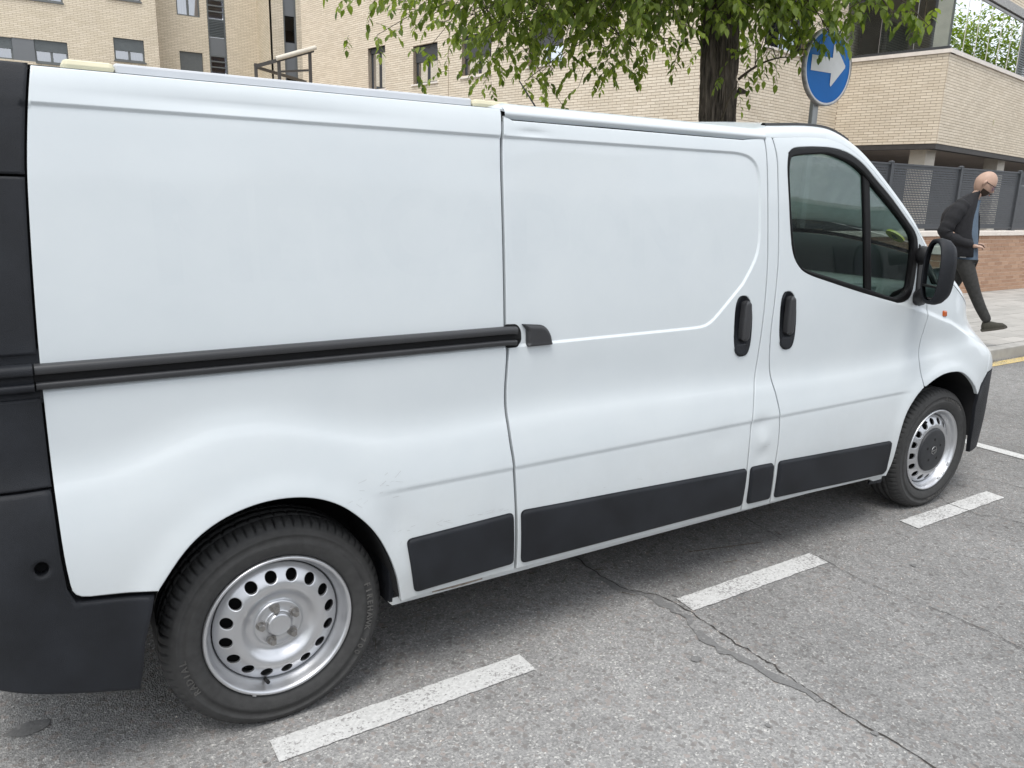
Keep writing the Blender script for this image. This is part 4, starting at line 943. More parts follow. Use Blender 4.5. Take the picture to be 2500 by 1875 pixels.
    if not cover:
        a = R(-112); b = MB(); b.bar((.2145*math.cos(a)-.014*math.sin(-a), .0, .2145*math.sin(a)-.010*math.cos(a)*0), (.2145*math.cos(a)+.014*math.sin(-a)*-1+.012, .0, .2145*math.sin(a)-.006), .007, .013); b.build('balance_weight', M['steel'], rim, bevel=.002)
    # raised sidewall lettering
    def arc(txt, deg, rad, size, flip=False):
        step_ = size*.80/rad; 
        for i, ch in enumerate(txt):
            if ch == ' ': continue
            me = text_mesh(ch, size, .0016, .0006, 'sidewall_letter'); aa = R(deg)-(i-len(txt)/2)*step_
            T = Matrix(((1, 0, 0, 0), (0, 0, -1, 0), (0, 1, 0, 0), (0, 0, 0, 1)))
            me.transform(Matrix.Translation((0, 0, rad)) @ T); me.transform(Matrix.Rotation(-(math.pi/2-aa)*-1-math.pi*0, 4, 'Y') if False else Matrix.Rotation(math.pi/2-aa, 4, 'Y')); me.transform(Matrix.Translation((0, -.0098, 0)))
            letters.append(me)
    letters = []
    if cover: arc('Firestone', 62, .273, .026); arc('FIREHAWK', -75, .273, .024)
    else: arc('RADIAL', 195, .273, .026); arc('FIREHAWK 700', -12, .273, .026)
    bm = bmesh.new()
    for l in letters: bm.from_mesh(l)
    ml = bpy.data.meshes.new('sidewall_lettering'); bm.to_mesh(ml); bm.free(); link_mesh('sidewall_lettering', ml, M['tread'], ty)
    return Wl
make_wheel(0, .32, 0, False); make_wheel(3.498, .32, R(-1.2), True)
for cx in (0, 3.498):
    Wl = empty('wheel', (cx, 1.91, .32)); Wl.parent = VAN; Wl.rotation_euler.z = math.pi
    src = [c for c in VAN.children if c.name.startswith('wheel') and c.type == 'EMPTY'][0]
    for ch in src.children:
        if ch.name.split('.')[0] in ('tyre', 'rim'):
            c = ch.copy(); COL.objects.link(c); c.parent = Wl

# ------------------------------------------------------------------ brickwork
def hv(h): h = R(h); return Vector((math.sin(h), math.cos(h), 0))
def wall_T(P0, h, out_sign):
    """local: x along wall, y outward, z up"""
    x = hv(h); y = Vector((0, 0, 1)).cross(x)*out_sign
    T = Matrix(((x.x, y.x, 0, P0[0]), (x.y, y.y, 0, P0[1]), (0, 0, 1, 0), (0, 0, 0, 1))); return T
def cells(u0, u1, z0, z1, openings):
    us = sorted({u0, u1, *[o[0] for o in openings], *[o[1] for o in openings]}); zs = sorted({z0, z1, *[o[2] for o in openings], *[o[3] for o in openings]})
    us = [u for u in us if u0 <= u <= u1]; zs = [z for z in zs if z0 <= z <= z1]
    for a, b in zip(us[:-1], us[1:]):
        for c, d in zip(zs[:-1], zs[1:]):
            mu, mz = (a+b)/2, (c+d)/2
            if any(o[0] < mu < o[1] and o[2] < mz < o[3] for o in openings): continue
            yield a, b, c, d
def wall_core(b, T, u0, u1, z0, z1, openings, th=.25, T_in=0):
    for a, bb, c, d in cells(u0, u1, z0, z1, openings): b.box((a, -th, c), (bb, -T_in, d), T)
def brick_cells(u0, u1, z0, z1, openings, L, H, joint=.009, shift=.5):
    n = int(round((z1-z0)/H)); H = (z1-z0)/n
    for r_ in range(n):
        za = z0+r_*H; zb = za+H; off = (r_ % 2)*L*shift
        u = u0-off
        while u < u1-.01:
            a, b = max(u, u0), min(u+L, u1); u += L
            segs = [(a, b)]
            for o in openings:
                if o[2]+.004 < zb-.5*H and za+.5*H < o[3]-.004+.0:
                    ns = []
                    for (p, q) in segs:
                        if o[1] <= p or o[0] >= q: ns.append((p, q)); continue
                        if p < o[0]: ns.append((p, o[0]))
                        if q > o[1]: ns.append((o[1], q))
                    segs = ns
            for p, q in segs:
                if q-p > .03: yield p+joint/2, q-joint/2, za+joint/2, zb-joint/2, (q-p) > L-.002
def bricks(parent, T, u0, u1, z0, z1, openings, L, H, material, nsingle=0, keyfn=None, proud=.009, joint=.011, name='brick'):
    Bs = list(brick_cells(u0, u1, z0, z1, openings, L, H, joint))
    n = int(round((z1-z0)/H)); Hh = (z1-z0)/n
    full = [i for i, b in enumerate(Bs) if b[4]]
    if nsingle: full.sort(key=lambda i: keyfn(Bs[i]))
    single = set(full[:nsingle])
    if single:
        b = MB(); b.box((0, 0, 0), (L-joint, proud+.004, Hh-joint)); me = bpy.data.meshes.new('brick'); me.from_pydata(b.v, [], b.f); me.materials.append(material)
        for i in single:
            p, q, a, c, _ = Bs[i]; o = bpy.data.objects.new(name, me); COL.objects.link(o); o.parent = parent
            o.matrix_local = T @ Matrix.Translation((p, -.004+rnd.uniform(-.0012, .0012), a))
    rest = MB()
    for i, (p, q, a, c, _) in enumerate(Bs):
        if i in single: continue
        pr = proud+rnd.uniform(-.0012, .0012)
        vs = [T @ Vector(v) for v in ((p, 0, a), (q, 0, a), (q, 0, c), (p, 0, c), (p, pr, a), (q, pr, a), (q, pr, c), (p, pr, c))]
        rest.add(vs, [(4, 5, 6, 7), (0, 1, 5, 4), (1, 2, 6, 5), (2, 3, 7, 6), (3, 0, 4, 7)], rnd.random())
    if rest.v: tag(rest.build(name, material, parent), kind='stuff')
def window(parent, T, u0, u1, z0, z1, deep=.14, shut=0.0, fr='frame', sh='shutterd', mull=.5, sill=None, glass='winglass', curtain=True, bars=.05, reveal='brick'):
    W = MB(); y = -deep
    W.box((u0, y-.03, z0), (u0+bars, y+.02, z1), T); W.box((u1-bars, y-.03, z0), (u1, y+.02, z1), T)
    W.box((u0+bars, y-.03, z0), (u1-bars, y+.02, z0+bars), T); W.box((u0+bars, y-.03, z1-bars), (u1-bars, y+.02, z1), T)
    if mull: mu = u0+(u1-u0)*mull; W.box((mu-bars*.7, y-.028, z0+bars), (mu+bars*.7, y+.025, z1-bars), T)
    o = W.build('window', M[fr], parent)
    zt = z1-(z1-z0)*shut
    for (a, b_) in ([(u0+bars, mu-bars*.7), (mu+bars*.7, u1-bars)] if mull else [(u0+bars, u1-bars)]):
        p = MB(); p.add([T @ Vector(v) for v in ((a, y-.005, z0+bars), (b_, y-.005, z0+bars), (b_, y-.005, zt), (a, y-.005, zt))], [(0, 1, 2, 3)]); p.build('pane', M[glass], o)
    if curtain:
        n = int((u1-u0)/.02); p = MB(); vs = []
        for i in range(n+1): u = u0+(u1-u0)*i/n; yy = y-.10+.012*math.sin(i*1.1); vs += [T @ Vector((u, yy, z0)), T @ Vector((u, yy, z1))]
        p.add(vs, [(2*i, 2*i+2, 2*i+3, 2*i+1) for i in range(n)]); p.build('curtain', M['curtain'], o)
    else:
        p = MB(); p.box((u0, y-.6, z0-.1), (u1, y-.58, z1+.1), T); p.build('room_back', M['room'], o)
    if shut:
        s = MB(); n = max(2, int((z1-zt)/.05)); 
        for i in range(n):
            za = zt+(z1-zt)*i/n; zb = zt+(z1-zt)*(i+1)/n
            s.box((u0+.01, y+.03, za+.004), (u1-.01, y+.045, zb), T)
        s.box((u0+.01, y+.022, zt), (u1-.01, y+.030, z1), T); s.build('shutter', M[sh], o)
    if sill:
        s = MB(); s.box((u0-.06, -deep, z0-.05), (u1+.06, .05, z0-.002), T); s.build('sill', M[sill], o)
    return o

# --- corner apartment building behind the pavement
B1 = empty('corner_apartment_building', (0, 0, 0), 'cream brick apartment building with glazed corner balcony behind the perforated fence', 'building')
K1 = Vector((17.946, 8.601, 0)); K2 = Vector((17.491, 11.054, 0)); K3 = Vector((12.22, 10.077, 0)); K4 = Vector((9.055, 27.151, 0))
HC, HD = -10.5, 79.5
TA = wall_T(K3, HC, 1); TB = wall_T(K3, HD, -1); TC = wall_T(K1, HC, 1); TD = wall_T(K1, HD, -1)
LA, LB, LC = 17.36, 5.361, 2.495
core = MB()
# wall A (receding) windows
opA = [(12.15, 13.12, 4.70, 5.96), (9.50, 10.68, 4.70, 5.76), (7.15, 8.39, 4.72, 5.80), (4.50, 5.72, 4.76, 5.82)]
wall_core(core, TA, 0, LA, 0, 12, opA, th=.3)
opB = [(LB-3.75, LB-1.93, 4.88, 6.35)]
wall_core(core, TB, 0.3, LB, 0, 12, opB, th=.3)
wall_core(core, TC, .0, LC, 2.98, 5.0, [], th=.25)
wall_core(core, TD, .25, 40, 2.98, 5.0, [], th=.25)
wall_core(core, TD, .0, 40, 6.62, 12, [], th=.25); wall_core(core, TC, .25, LC, 6.62, 12, [], th=.25)
core.build('wall', M['mortar'], B1)
cen = lambda b: ((b[0]+b[1])/2, (b[2]+b[3])/2)
bricks(B1, TC, 0, LC, 2.98, 4.95, [], .247, .0637, M['brick'], 200, lambda b: cen(b)[0], proud=.010)
bricks(B1, TD, 0, 14, 2.98, 4.95, [], .247, .0637, M['brick'], 100, lambda b: cen(b)[0], proud=.010)
bricks(B1, TB, 0, LB, 2.0, 7.6, opB, .247, .0637, M['brick'])
bricks(B1, TA, 0, LA, 2.0, 8.4, opA, .247, .0637, M['brick'])
bricks(B1, TD, 0, 10, 6.62, 8.2, [], .247, .0637, M['brick']); bricks(B1, TC, 0, LC, 6.62, 8.2, [], .247, .0637, M['brick'])
jb = MB(); jb.box((8.96, .002, 2), (8.985, .013, 8.4), TA); jb.build('movement_joint', M['mortar'], B1)
for (a, b_, c, d), sh_, cu in zip(opA, (.12, .42, .55, .6), (True, True, False, False)):
    window(B1, TA, a, b_, c, d, shut=sh_, sill='stone', curtain=cu, fr='frame')
window(B1, TB, *opB[0], shut=.62, sill='stone', curtain=False, deep=.12, fr='frame', sh='shutterd')
# reveals of brick openings (pale brick returns)
rv = MB()
for T, ops in ((TA, opA), (TB, opB)):
    for a, b_, c, d in ops:
        rv.box((a-.002, -.3, c), (a, .0, d), T); rv.box((b_, -.3, c), (b_+.002, 0, d), T); rv.box((a, -.3, d), (b_, 0, d+.002), T)
rv.build('window_reveal', M['brick'], B1)
# slab edge, sills, soffit, pillars
sm = MB()
sm.box((-.05, 0, 4.955), (LC+.02, .055, 5.04), TC); sm.box((-.05, -.3, 4.955), (LC+.02, 0, 5.038), TC); SI = sm.build('parapet_coping', M['stone'], B1)
sm = MB(); sm.box((0, .0, 4.955), (14, .055, 5.042), TD); sm.box((.0, -.3, 4.955), (14, 0, 5.036), TD); sm.build('parapet_coping', M['stone'], B1)
sm = MB(); sm.box((0, -.2, 2.86), (LC, -.004, 2.979), TC); sm.box((0, -.2, 2.86), (40, -.002, 2.978), TD); sm.build('edge_beam', M['beam'], B1)
so = MB(); pts = [TD @ Vector((.15, -.15, 0)), TD @ Vector((40, -.15, 0)), TD @ Vector((40, -9, 0)), TD @ Vector((-5.6, -9, 0)), TB @ Vector((.3, -.2, 0)), TC @ Vector((LC, -.15, 0))]
so.add([(p.x, p.y, 2.93) for p in pts]+[(p.x, p.y, 3.0) for p in pts], [tuple(range(6))[::-1], tuple(range(6, 12))]); so.build('soffit', M['soffit'], B1)
for (x, y, w_) in ((18.55, 9.25, .42), (23.75, 10.15, .40), (29, 11.0, .4), (16.2, 13.5, .4), (22, 15, .4)):
    b = MB(); b.box((x-w_/2, y-w_/2, 0), (x+w_/2, y+w_/2, 2.93)); b.build('pillar', M['concrete'], B1, bevel=.01)
b = MB(); b.box((-7, -9.2, 0), (60, -9.0, 2.95), TD); b.build('carport_back_wall', M['metaldk'], B1)  # dark colour puts the carport's shade into the wall
# balcony: inside walls, floor, ceiling, corner pillar, glazing
ins_ = MB(); ins_.box((2.2, -2.6, 5.0), (14, -2.4, 6.6), TD); ins_.box((.25, -2.6, 5.0), (2.2, -2.5, 6.6), TD); ins_.build('balcony_back_wall', M['brickin'], B1)
fl_ = MB(); fl_.box((.05, -2.5, 4.9), (14, -.26, 5.0), TD); fl_.build('balcony_floor', M['concrete'], B1)
fl_ = MB(); fl_.box((.03, -2.5, 6.56), (14, -.03, 6.619), TD); fl_.build('balcony_ceiling', M['soffit'], B1)
dr_ = MB(); dr_.box((.55, -2.39, 5.0), (1.7, -2.36, 6.5), TD); dr_.build('balcony_door', M['room'], B1)
b = MB(); b.box((.10, -.42, 5.0), (.42, -.08, 6.6), TC); b.build('pillar', M['concrete'], B1, bevel=.008)
b = MB(); b.box((-.0, -.06, 5.04), (LC, -.01, 5.11), TC); b.box((0, -.07, 6.38), (LC, .01, 6.62), TC); b.box((.02, -.05, 6.30), (LC, 0, 6.345), TC); b.build('glazing_rail', M['frame'], B1)
b = MB(); b.box((.06, -.055, 5.042), (5.0, -.012, 5.085), TD); b.box((.06, -.06, 6.42), (5.05, .03, 6.62), TD); b.box((.06, -.06, 6.33), (5.05, -.005, 6.385), TD); b.build('glazing_rail', M['signback'], B1)
for a, c in zip((.02, .83, 1.64), (.82, 1.63, LC)):
    b = MB(); b.box((a+.005, -.030, 5.11), (c-.005, -.022, 6.32), TC); g = b.build('balcony_pane', M['bglass'], B1)
    b = MB(); b.box((c-.006, -.034, 5.11), (c+.006, -.018, 6.32), TC); b.build('pane_edge', M['chrome'], g)
us = [.02, .85, 1.64, 2.49, 3.32, 4.13, 4.98]
for a, c in zip(us[:-1], us[1:]):
    b = MB(); b.box((a+.004, -.030, 5.085), (c-.004, -.022, 6.34), TD); g = b.build('balcony_pane', M['bglass2'], B1)
    b = MB(); b.box((c-.008, -.034, 5.085), (c+.008, -.016, 6.34), TD); b.build('pane_edge', M['awning'], g)
b = MB(); b.box((4.99, -.06, 5.042), (5.06, .0, 6.62), TD)
for i in range(26): b.box((5.06, -.05+.02*(i % 2)*0, 5.06+i*.06), (8, -.02, 5.10+i*.06), TD)
b.build('louvre_screen', M['shutter'], B1)
b = MB(); b.box((3.70, .01, 3.74), (3.80, .03, 3.79), TD); b.box((3.725, .01, 3.66), (3.745, .03, 3.74), TD); b.build('drain_spout', M['cream'], B1)
b = MB(); b.box((0, -9, 12), (14, 0, 12.3), TD); b.box((0, -6, 12.0), (LA, 0, 12.3), TA); b.build('roof', M['concrete'], B1)

# --- boundary wall with bricks, coping and perforated fence
BW = empty('boundary_wall', (0, 0, 0), 'low orange brown brick wall with white coping behind the walking man', 'wall')
b = MB(); b.box((-6, 4.96, .0), (40, 5.20, 1.10)); b.build('wall_core', M['mortarl'], BW)
TW = wall_T((-6, 4.96, 0), 90, -1)
bricks(BW, TW, 15.6, 24.5, .131, 1.10, [], .24, .0645, M['wbrick'], 300, lambda b: abs(cen(b)[0]-20.6), proud=.006, joint=.010)
bricks(BW, TW, 0, 15.6, .131, 1.10, [], .24, .0645, M['wbrick']); bricks(BW, TW, 24.5, 40, .131, 1.10, [], .24, .0645, M['wbrick'])
b = MB(); b.box((0, 4.925, 1.102), (.995, 5.235, 1.18)); c0 = b.build('coping_stone', M['stone'], BW, bevel=.006)
for i in range(-6, 34):
    if i: c = dup(c0); c.location.x = i
FN = empty('perforated_fence', (0, 0, 0), 'dark grey perforated metal fence standing on the low brick wall', 'fence')
def fence_panel(w_, z0, z1):
    nc, nr = int((w_-.10)/.042), 23; us = [0]; zs = [z0]; mrg = (w_-nc*.042)/2
    for i in range(nc): us += [mrg+i*.042+.010, mrg+i*.042+.032]
    us.append(w_); mz = .05; ph = (z1-z0-2*mz)/nr
    for i in range(nr): zs += [z0+mz+i*ph+ph*.28, z0+mz+i*ph+ph*.78]
    zs.append(z1); b = MB(); n = len(us); mz_ = len(zs)
    b.v = [(u, 0, z) for z in zs for u in us]
    for j in range(mz_-1):
        for i in range(n-1):
            if i % 2 == 1 and j % 2 == 1: continue
            b.f.append((j*n+i, j*n+i+1, (j+1)*n+i+1, (j+1)*n+i))
    return b
px_ = [4.66+2.02*k for k in range(0, 10)]+[2.64, .62, -1.4, -3.4]
px_ = sorted([10.76+1.94*k for k in range(-7, 9)])
fb = fence_panel(1.88, 1.235, 2.175); f0 = None
for x in px_:
    if f0 is None: f0 = fb.build('fence_panel', M['fence'], FN); md = f0.modifiers.new('thick', 'SOLIDIFY'); md.thickness = .004; o = f0
    else: o = dup(f0)
    o.location = (x+.03, 5.08, 0)
pb = MB(); pb.box((-.028, 5.05, 1.18), (.028, 5.11, 2.20)); pb.tube([(0, 5.08, 2.198), (0, 5.08, 2.212), (0, 5.08, 2.222)], [.042, .040, .015], 12); pb.box((-.05, 5.03, 1.18), (.05, 5.13, 1.188)); p0 = None
for x in px_:
    if p0 is None: p0 = pb.build('fence_post', M['fence'], FN); o = p0
    else: o = dup(p0)
    o.location.x = x
rb = MB(); rb.box((px_[0], 5.062, 2.165), (px_[-1]+1.94, 5.098, 2.19)); rb.box((px_[0], 5.062, 1.215), (px_[-1]+1.94, 5.098, 1.24)); rb.build('fence_rail', M['fence'], FN)

# --- far apartment block on the left
B2 = empty('far_apartment_building', (0, 0, 0), 'pale brick apartment block with grey window strips behind the roof of the van', 'building')
TF = wall_T((0, 34, 0), 90, -1)       # u = world x, y outward = -Y
w1_ = [(-1.6, .38, 5.93, 6.70), (1.08, 2.18, 5.93, 6.73), (3.78, 4.88, 6.29, 7.12), (-.3, 2.18, 8.11, 9.2), (3.6, 4.9, 8.53, 9.6)]
pn = (.38, 1.08, 5.93, 6.71)
def far_wall(T, u0, u1, ops, th=.3, mt='bricktex'):
    b = MB(); wall_core(b, T, u0, u1, 0, 14, ops, th=th)
    return b.build('wall', M[mt], B2)
far_wall(TF, -16, 5.42, w1_+[pn])
for a in w1_[:3]: window(B2, TF, *a, deep=.10, shut=.5 if a[0] != 3.78 else .56, fr='framel', sh='shutter', bars=.06, glass='farglass')
for a in w1_[3:]: window(B2, TF, *a, deep=.10, shut=.0, fr='framel', bars=.06, glass='farglass')
b = MB(); b.box((pn[0], -.08, pn[2]), (pn[1], -.02, pn[3]), TF); b.build('infill_panel', M['panel'], B2)
for (a, c, z) in ((1.08, 2.2, 5.93), (3.75, 4.92, 6.29), (-.3, 2.2, 8.11), (3.6, 4.92, 8.53)):
    b = MB(); b.box((a, -.05, z-.05), (c, .05, z), TF); b.build('sill', M['framel'], B2)
TF2 = wall_T((0, 35.2, 0), 90, -1)
w2_ = [(6.42, 7.35, 8.47, 9.9), (6.42, 7.35, 6.28, 7.07)]; st2 = (7.63, 8.37, 5.0, 12)
far_wall(TF2, 5.0, 10.2, w2_+[st2])
window(B2, TF2, *w2_[0], deep=.10, fr='framel', bars=.06, glass='farglass'); window(B2, TF2, *w2_[1], deep=.12, fr='framel', curtain=False, shut=.98, sh='framel', bars=.04)
# vertical strip: panes, louvres, panel
def vstrip(T, u0, u1, layout):
    b = MB(); b.box((u0, -.14, 5), (u0+.06, -.02, 12), T); b.box((u1-.06, -.14, 5), (u1, -.02, 12), T); fr_o = b.build('window_strip', M['framel'], B2)
    for kind, z0, z1 in layout:
        b = MB()
        if kind == 'pane':
            b.box((u0+.06, -.10, z0+.03), (u1-.06, -.09, z1-.02), T); o = b.build('pane', M['farglass'], fr_o)
            b = MB(); b.box((u0+.06, -.25, z0), (u1-.06, -.22, z1), T); b.build('blind', M['curtain'], fr_o)
            b = MB(); b.box((u0+.06, -.12, z1-.02), (u1-.06, -.03, z1+.03), T); b.build('transom', M['framel'], fr_o)
        elif kind == 'louvre':
            n = int((z1-z0)/.065)
            for i in range(n): b.box((u0+.06, -.09, z0+i*.065+.012), (u1-.06, -.04, z0+i*.065+.048), T)
            b.box((u0+.06, -.13, z0), (u1-.06, -.12, z1), T); b.build('louvre', M['shutter'], fr_o)
        elif kind == 'panel': b.box((u0+.06, -.10, z0), (u1-.06, -.05, z1), T); b.build('infill_panel', M['panel'], fr_o)
        else:
            b.box((u0+.06, -.10, z0+.02), (u1-.1, -.09, z1-.02), T); b.build('pane', M['bglass2'], fr_o)
            b = MB(); b.box((u0, -.2, z0-.05), (u1, -.17, z1+.05), T); b.build('room_back', M['room'], fr_o)
vstrip(TF2, 7.63, 8.37, [('panel', 5, 6.30), ('pane', 6.34, 6.56), ('pane', 6.56, 6.79), ('pane', 6.79, 7.01), ('panel', 7.04, 7.76), ('louvre', 7.78, 8.52), ('pane', 8.55, 8.79), ('pane', 8.79, 9.02), ('pane', 9.02, 9.25), ('pane', 9.25, 9.5), ('panel', 9.5, 12)])
TE = wall_T((9.72, 33, 0), 0, 1)
far_wall(TE, .012, 2.3, [], mt='bricktexy')
TF3 = wall_T((0, 33, 0), 90, -1); st3 = (10.21, 10.76, 4, 12)
far_wall(TF3, 9.72, 24, [st3])
vstrip(TF3, 10.21, 10.76, [('panel', 4, 5.6), ('dark', 5.6, 6.13), ('panel', 6.16, 7.55), ('dark', 7.6, 8.57), ('panel', 8.6, 12)])
b = MB(); b.box((-16, 33.7, 14), (5.42, 42, 14.3)); b.box((5.42, 35.2, 14), (9.7, 42, 14.3)); b.box((9.72, 32.9, 14), (24, 42, 14.3)); b.build('roof', M['concrete'], B2)
# pergola with rolled awning on a terrace
tr_ = MB(); tr_.box((5.4, 21.2, 0), (8.6, 30, 3.2)); tag(tr_.build('terrace', M['bricktex']), 'brick terrace block carrying the pergola in front of the far building', 'terrace')
PG = empty('pergola', (5.96, 22, 3.2), 'dark steel pergola with rolled cream awning between the two brick buildings', 'pergola')
def pg(name, mt, fn_):
    b = MB(off=(5.96, 22, 3.2)); fn_(b); return b.build(name, M[mt], PG)
for x in (5.99, 6.66): pg('post', 'metaldk', lambda b: b.box((x-.04, 21.98, 3.2), (x+.04, 22.06, 5.02 if x < 6.5 else 5.18)))
pg('post', 'metaldk', lambda b: b.box((7.55, 21.98, 3.2), (7.63, 22.06, 5.5)))
pg('beam', 'metaldk', lambda b: b.bar((5.95, 22.0, 4.93), (7.7, 22.0, 5.55), .06, .10))
pg('beam', 'metaldk', lambda b: b.bar((5.98, 22.05, 4.93), (8.3, 24.6, 4.98), .06, .08))
pg('beam', 'metaldk', lambda b: b.bar((6.9, 22.9, 4.98), (7.9, 22.9, 5.12), .06, .06))
pg('awning_roll', 'awning', lambda b: b.tube([(6.56, 21.93, 5.20), (7.75, 21.93, 5.63)], .065, 12))

# ------------------------------------------------------------------ traffic sign
SG = empty('traffic_sign', (5.18, 2.25, .13), 'round blue mandatory sign with white arrow pointing right on a grey steel post', 'traffic sign')
def sg(name, mt, fn_, **k):
    b = MB(off=(5.18, 2.25, .13)); fn_(b); return b.build(name, M[mt], SG, **k)
sg('post', 'steelgrey', lambda b: b.box((5.142, 2.262, .13), (5.208, 2.302, 2.90)), bevel=.004)
SCn = Vector((5.232, 2.235, 2.663)); SR = .300
rows = []
for r_, y in ((SR*.955, -.004), (SR*.965, -.012), (SR*.985, -.012), (SR, -.006), (SR, .024), (SR-.012, .028), (.0, .028)):
    rows.append([(SCn.x-5.18+r_*math.cos(a), SCn.y-2.25+y, SCn.z-.13+r_*math.sin(a)) for a in [i*2*math.pi/64 for i in range(65)]])
grid_mesh('sign_rim', rows, M['signback'], SG, smooth=True)
def disc(name, mt, ra, rb_, y):
    b = MB(off=(5.18, 2.25, .13)); n = 64
    if ra == 0: b.add([SCn+Vector((rb_*math.cos(i*2*math.pi/n), y, rb_*math.sin(i*2*math.pi/n))) for i in range(n)], [tuple(range(n))])
    else:
        b.add([SCn+Vector((r_*math.cos(i*2*math.pi/n), y, r_*math.sin(i*2*math.pi/n))) for r_ in (ra, rb_) for i in range(n)], [(i, (i+1) % n, n+(i+1) % n, n+i) for i in range(n)])
    return b.build(name, M[mt], SG)
disc('sign_face', 'blue', 0, SR*.955, -.004); disc('sign_border', 'white', SR*.915, SR*.962, -.007)
def arrow(b):
    P = [(-.215, .055), (.045, .055), (.045, .150), (.058, .165), (.218, .012), (.218, -.006), (.058, -.165), (.045, -.150), (.045, -.062), (-.215, -.062)]
    b.add([SCn+Vector((x-.005, -.0075, z+.02)) for x, z in P], [(0, 1, 8, 9), (1, 2, 3, 4, 5, 6, 7, 8)])
sg('arrow', 'white', arrow)
sg('sign_bracket', 'steelgrey', lambda b: (b.box((5.12, 2.245, 2.72), (5.24, 2.27, 2.75)), b.box((5.12, 2.245, 2.52), (5.24, 2.27, 2.55))))

# ------------------------------------------------------------------ street tree
TREE = empty('street_tree', (4.50, 2.72, .13), 'leafy green street tree with dark fissured trunk behind the van', 'tree')
TO = Vector((4.50, 2.72, .13)); import mathutils
tp = smooth_line([(.05, 0), (.06, 1.0), (.02, 2.05), (-.05, 2.9), (-.12, 3.8), (-.15, 5.2)], 44)
rows = []
for x, z in [(a, b) for a, b in tp]:
    r0 = np.interp(z, [0, .25, 1, 2.05, 2.9, 4, 5.2], [.24, .175, .15, .142, .134, .12, .09]); row = []
    for k in range(145):
        a = 2*math.pi*(k % 144)/144; ca, sa_ = math.cos(a), math.sin(a)
        n1 = mathutils.noise.noise(Vector((ca*3.2, sa_*3.2, z*1.1)))*.018
        n2 = -(1-min(1, 3.2*abs(mathutils.noise.noise(Vector((ca*7+3, sa_*7, z*1.5))))))**1.5*.044-(1-min(1, 3*abs(mathutils.noise.noise(Vector((ca*15+3, sa_*15, z*3+7))))))*.018
        n3 = mathutils.noise.noise(Vector((ca*14, sa_*14, z*12)))*.008
        rr = r0+n1+n2+n3+.012; row.append((x+rr*ca, rr*sa_, z))
    rows.append(row)
# finer vertical subdivision
rr_ = []
for i in range(len(rows)-1):
    rr_.append(rows[i]); 
rr_.append(rows[-1])
grid_mesh('trunk', rr_, M['bark'], TREE, flip=False)
kn = MB(); kn.tube([(.16, -.08, 2.34), (.235, -.10, 2.33)], [.03, .012], 8); kn.build('branch_stub', M['bark'], TREE, smooth=True)
leafv = [(0, 0, 0), (.28, .26, .05), (.62, .22, .04), (1, 0, -.06), (.62, -.22, .04), (.28, -.26, .05), (.33, 0, 0), (.65, 0, -.01)]
leaff = [(0, 6, 1), (6, 7, 2, 1), (7, 3, 2), (0, 5, 6), (6, 5, 4, 7), (7, 4, 3)]
twm = MB(); leaves = []
zlow = lambda x: float(np.interp(x, [.7, 1.15, 1.45, 1.75, 2.2, 2.7, 3.2, 3.8, 4.3, 4.7, 4.95, 5.3, 5.9, 6.6], [3.3, 2.75, 2.42, 2.50, 2.46, 2.42, 2.40, 2.26, 2.30, 2.42, 2.62, 2.78, 2.86, 3.3]))
def spray(p, d, L, n, ls):
    """hanging twig with alternate leaves"""
    d = Vector(d).normalized(); pts = []; q = Vector(p)
    for i in range(n+1):
        pts.append(q.copy()); d = (d+Vector((0, 0, -.05-.020*i))+Vector([rnd.gauss(0, .05) for _ in range(3)])).normalized(); q = q+d*(L/n)
    twm.tube(pts, [.0026-.0016*i/n for i in range(n+1)], 3, cap=False)
    for i in range(1, n+1):
        dd = (pts[i]-pts[i-1]).normalized(); side = dd.cross(Vector((0, 0, 1)))
        if side.length < .1: side = Vector((1, 0, 0))
        side.normalize(); s = 1 if i % 2 else -1
        ld = (dd*.55+side*s*.75+Vector((0, 0, -.55-.4*rnd.random()))+Vector([rnd.gauss(0, .18) for _ in range(3)])).normalized()
        if i == n: ld = (dd+Vector((0, 0, -.6))).normalized()
        leaves.append((pts[i], ld, ls*rnd.uniform(.7, 1.15), rnd.uniform(-.7, .7)))
def branch(p, tip, n_spr, spread, ls, rad=.02):
    p, tip = Vector(p), Vector(tip); pts = []
    mid = (p+tip)/2+Vector((0, 0, .25*(tip-p).length))
    for i in range(13): t = i/12; pts.append(p*(1-t)**2+mid*2*t*(1-t)+tip*t*t)
    twm.tube(pts, [rad*(1-.85*i/12)+.002 for i in range(13)], 6, cap=False)
    for k in range(n_spr):
        t = rnd.random()**.6*.85+.15; a = p*(1-t)**2+mid*2*t*(1-t)+tip*t*t
        off = Vector((rnd.gauss(0, spread), rnd.gauss(0, spread), rnd.gauss(0, spread*.6)))
        b_ = a+off
        if b_.y < 1.1: b_.y = 1.1+rnd.random()*.4
        zl = zlow(b_.x)
        L = rnd.uniform(.18, .36); n = rnd.randint(6, 11)
        if b_.z-L*.6 < zl+rnd.uniform(-.03, .10): b_.z = zl+L*.6+rnd.random()**1.3*.8
        if rnd.random() < .5: twm.tube([a, (a+b_)/2+Vector((0, 0, .03)), b_], [.005, .004, .003], 4, cap=False)
        spray(b_, (rnd.gauss(0, .6)+.3*(b_.x-4.5), rnd.gauss(0, .6), rnd.uniform(-.7, .2)), L, n, ls)
top_ = (4.4, 2.72, 3.9)
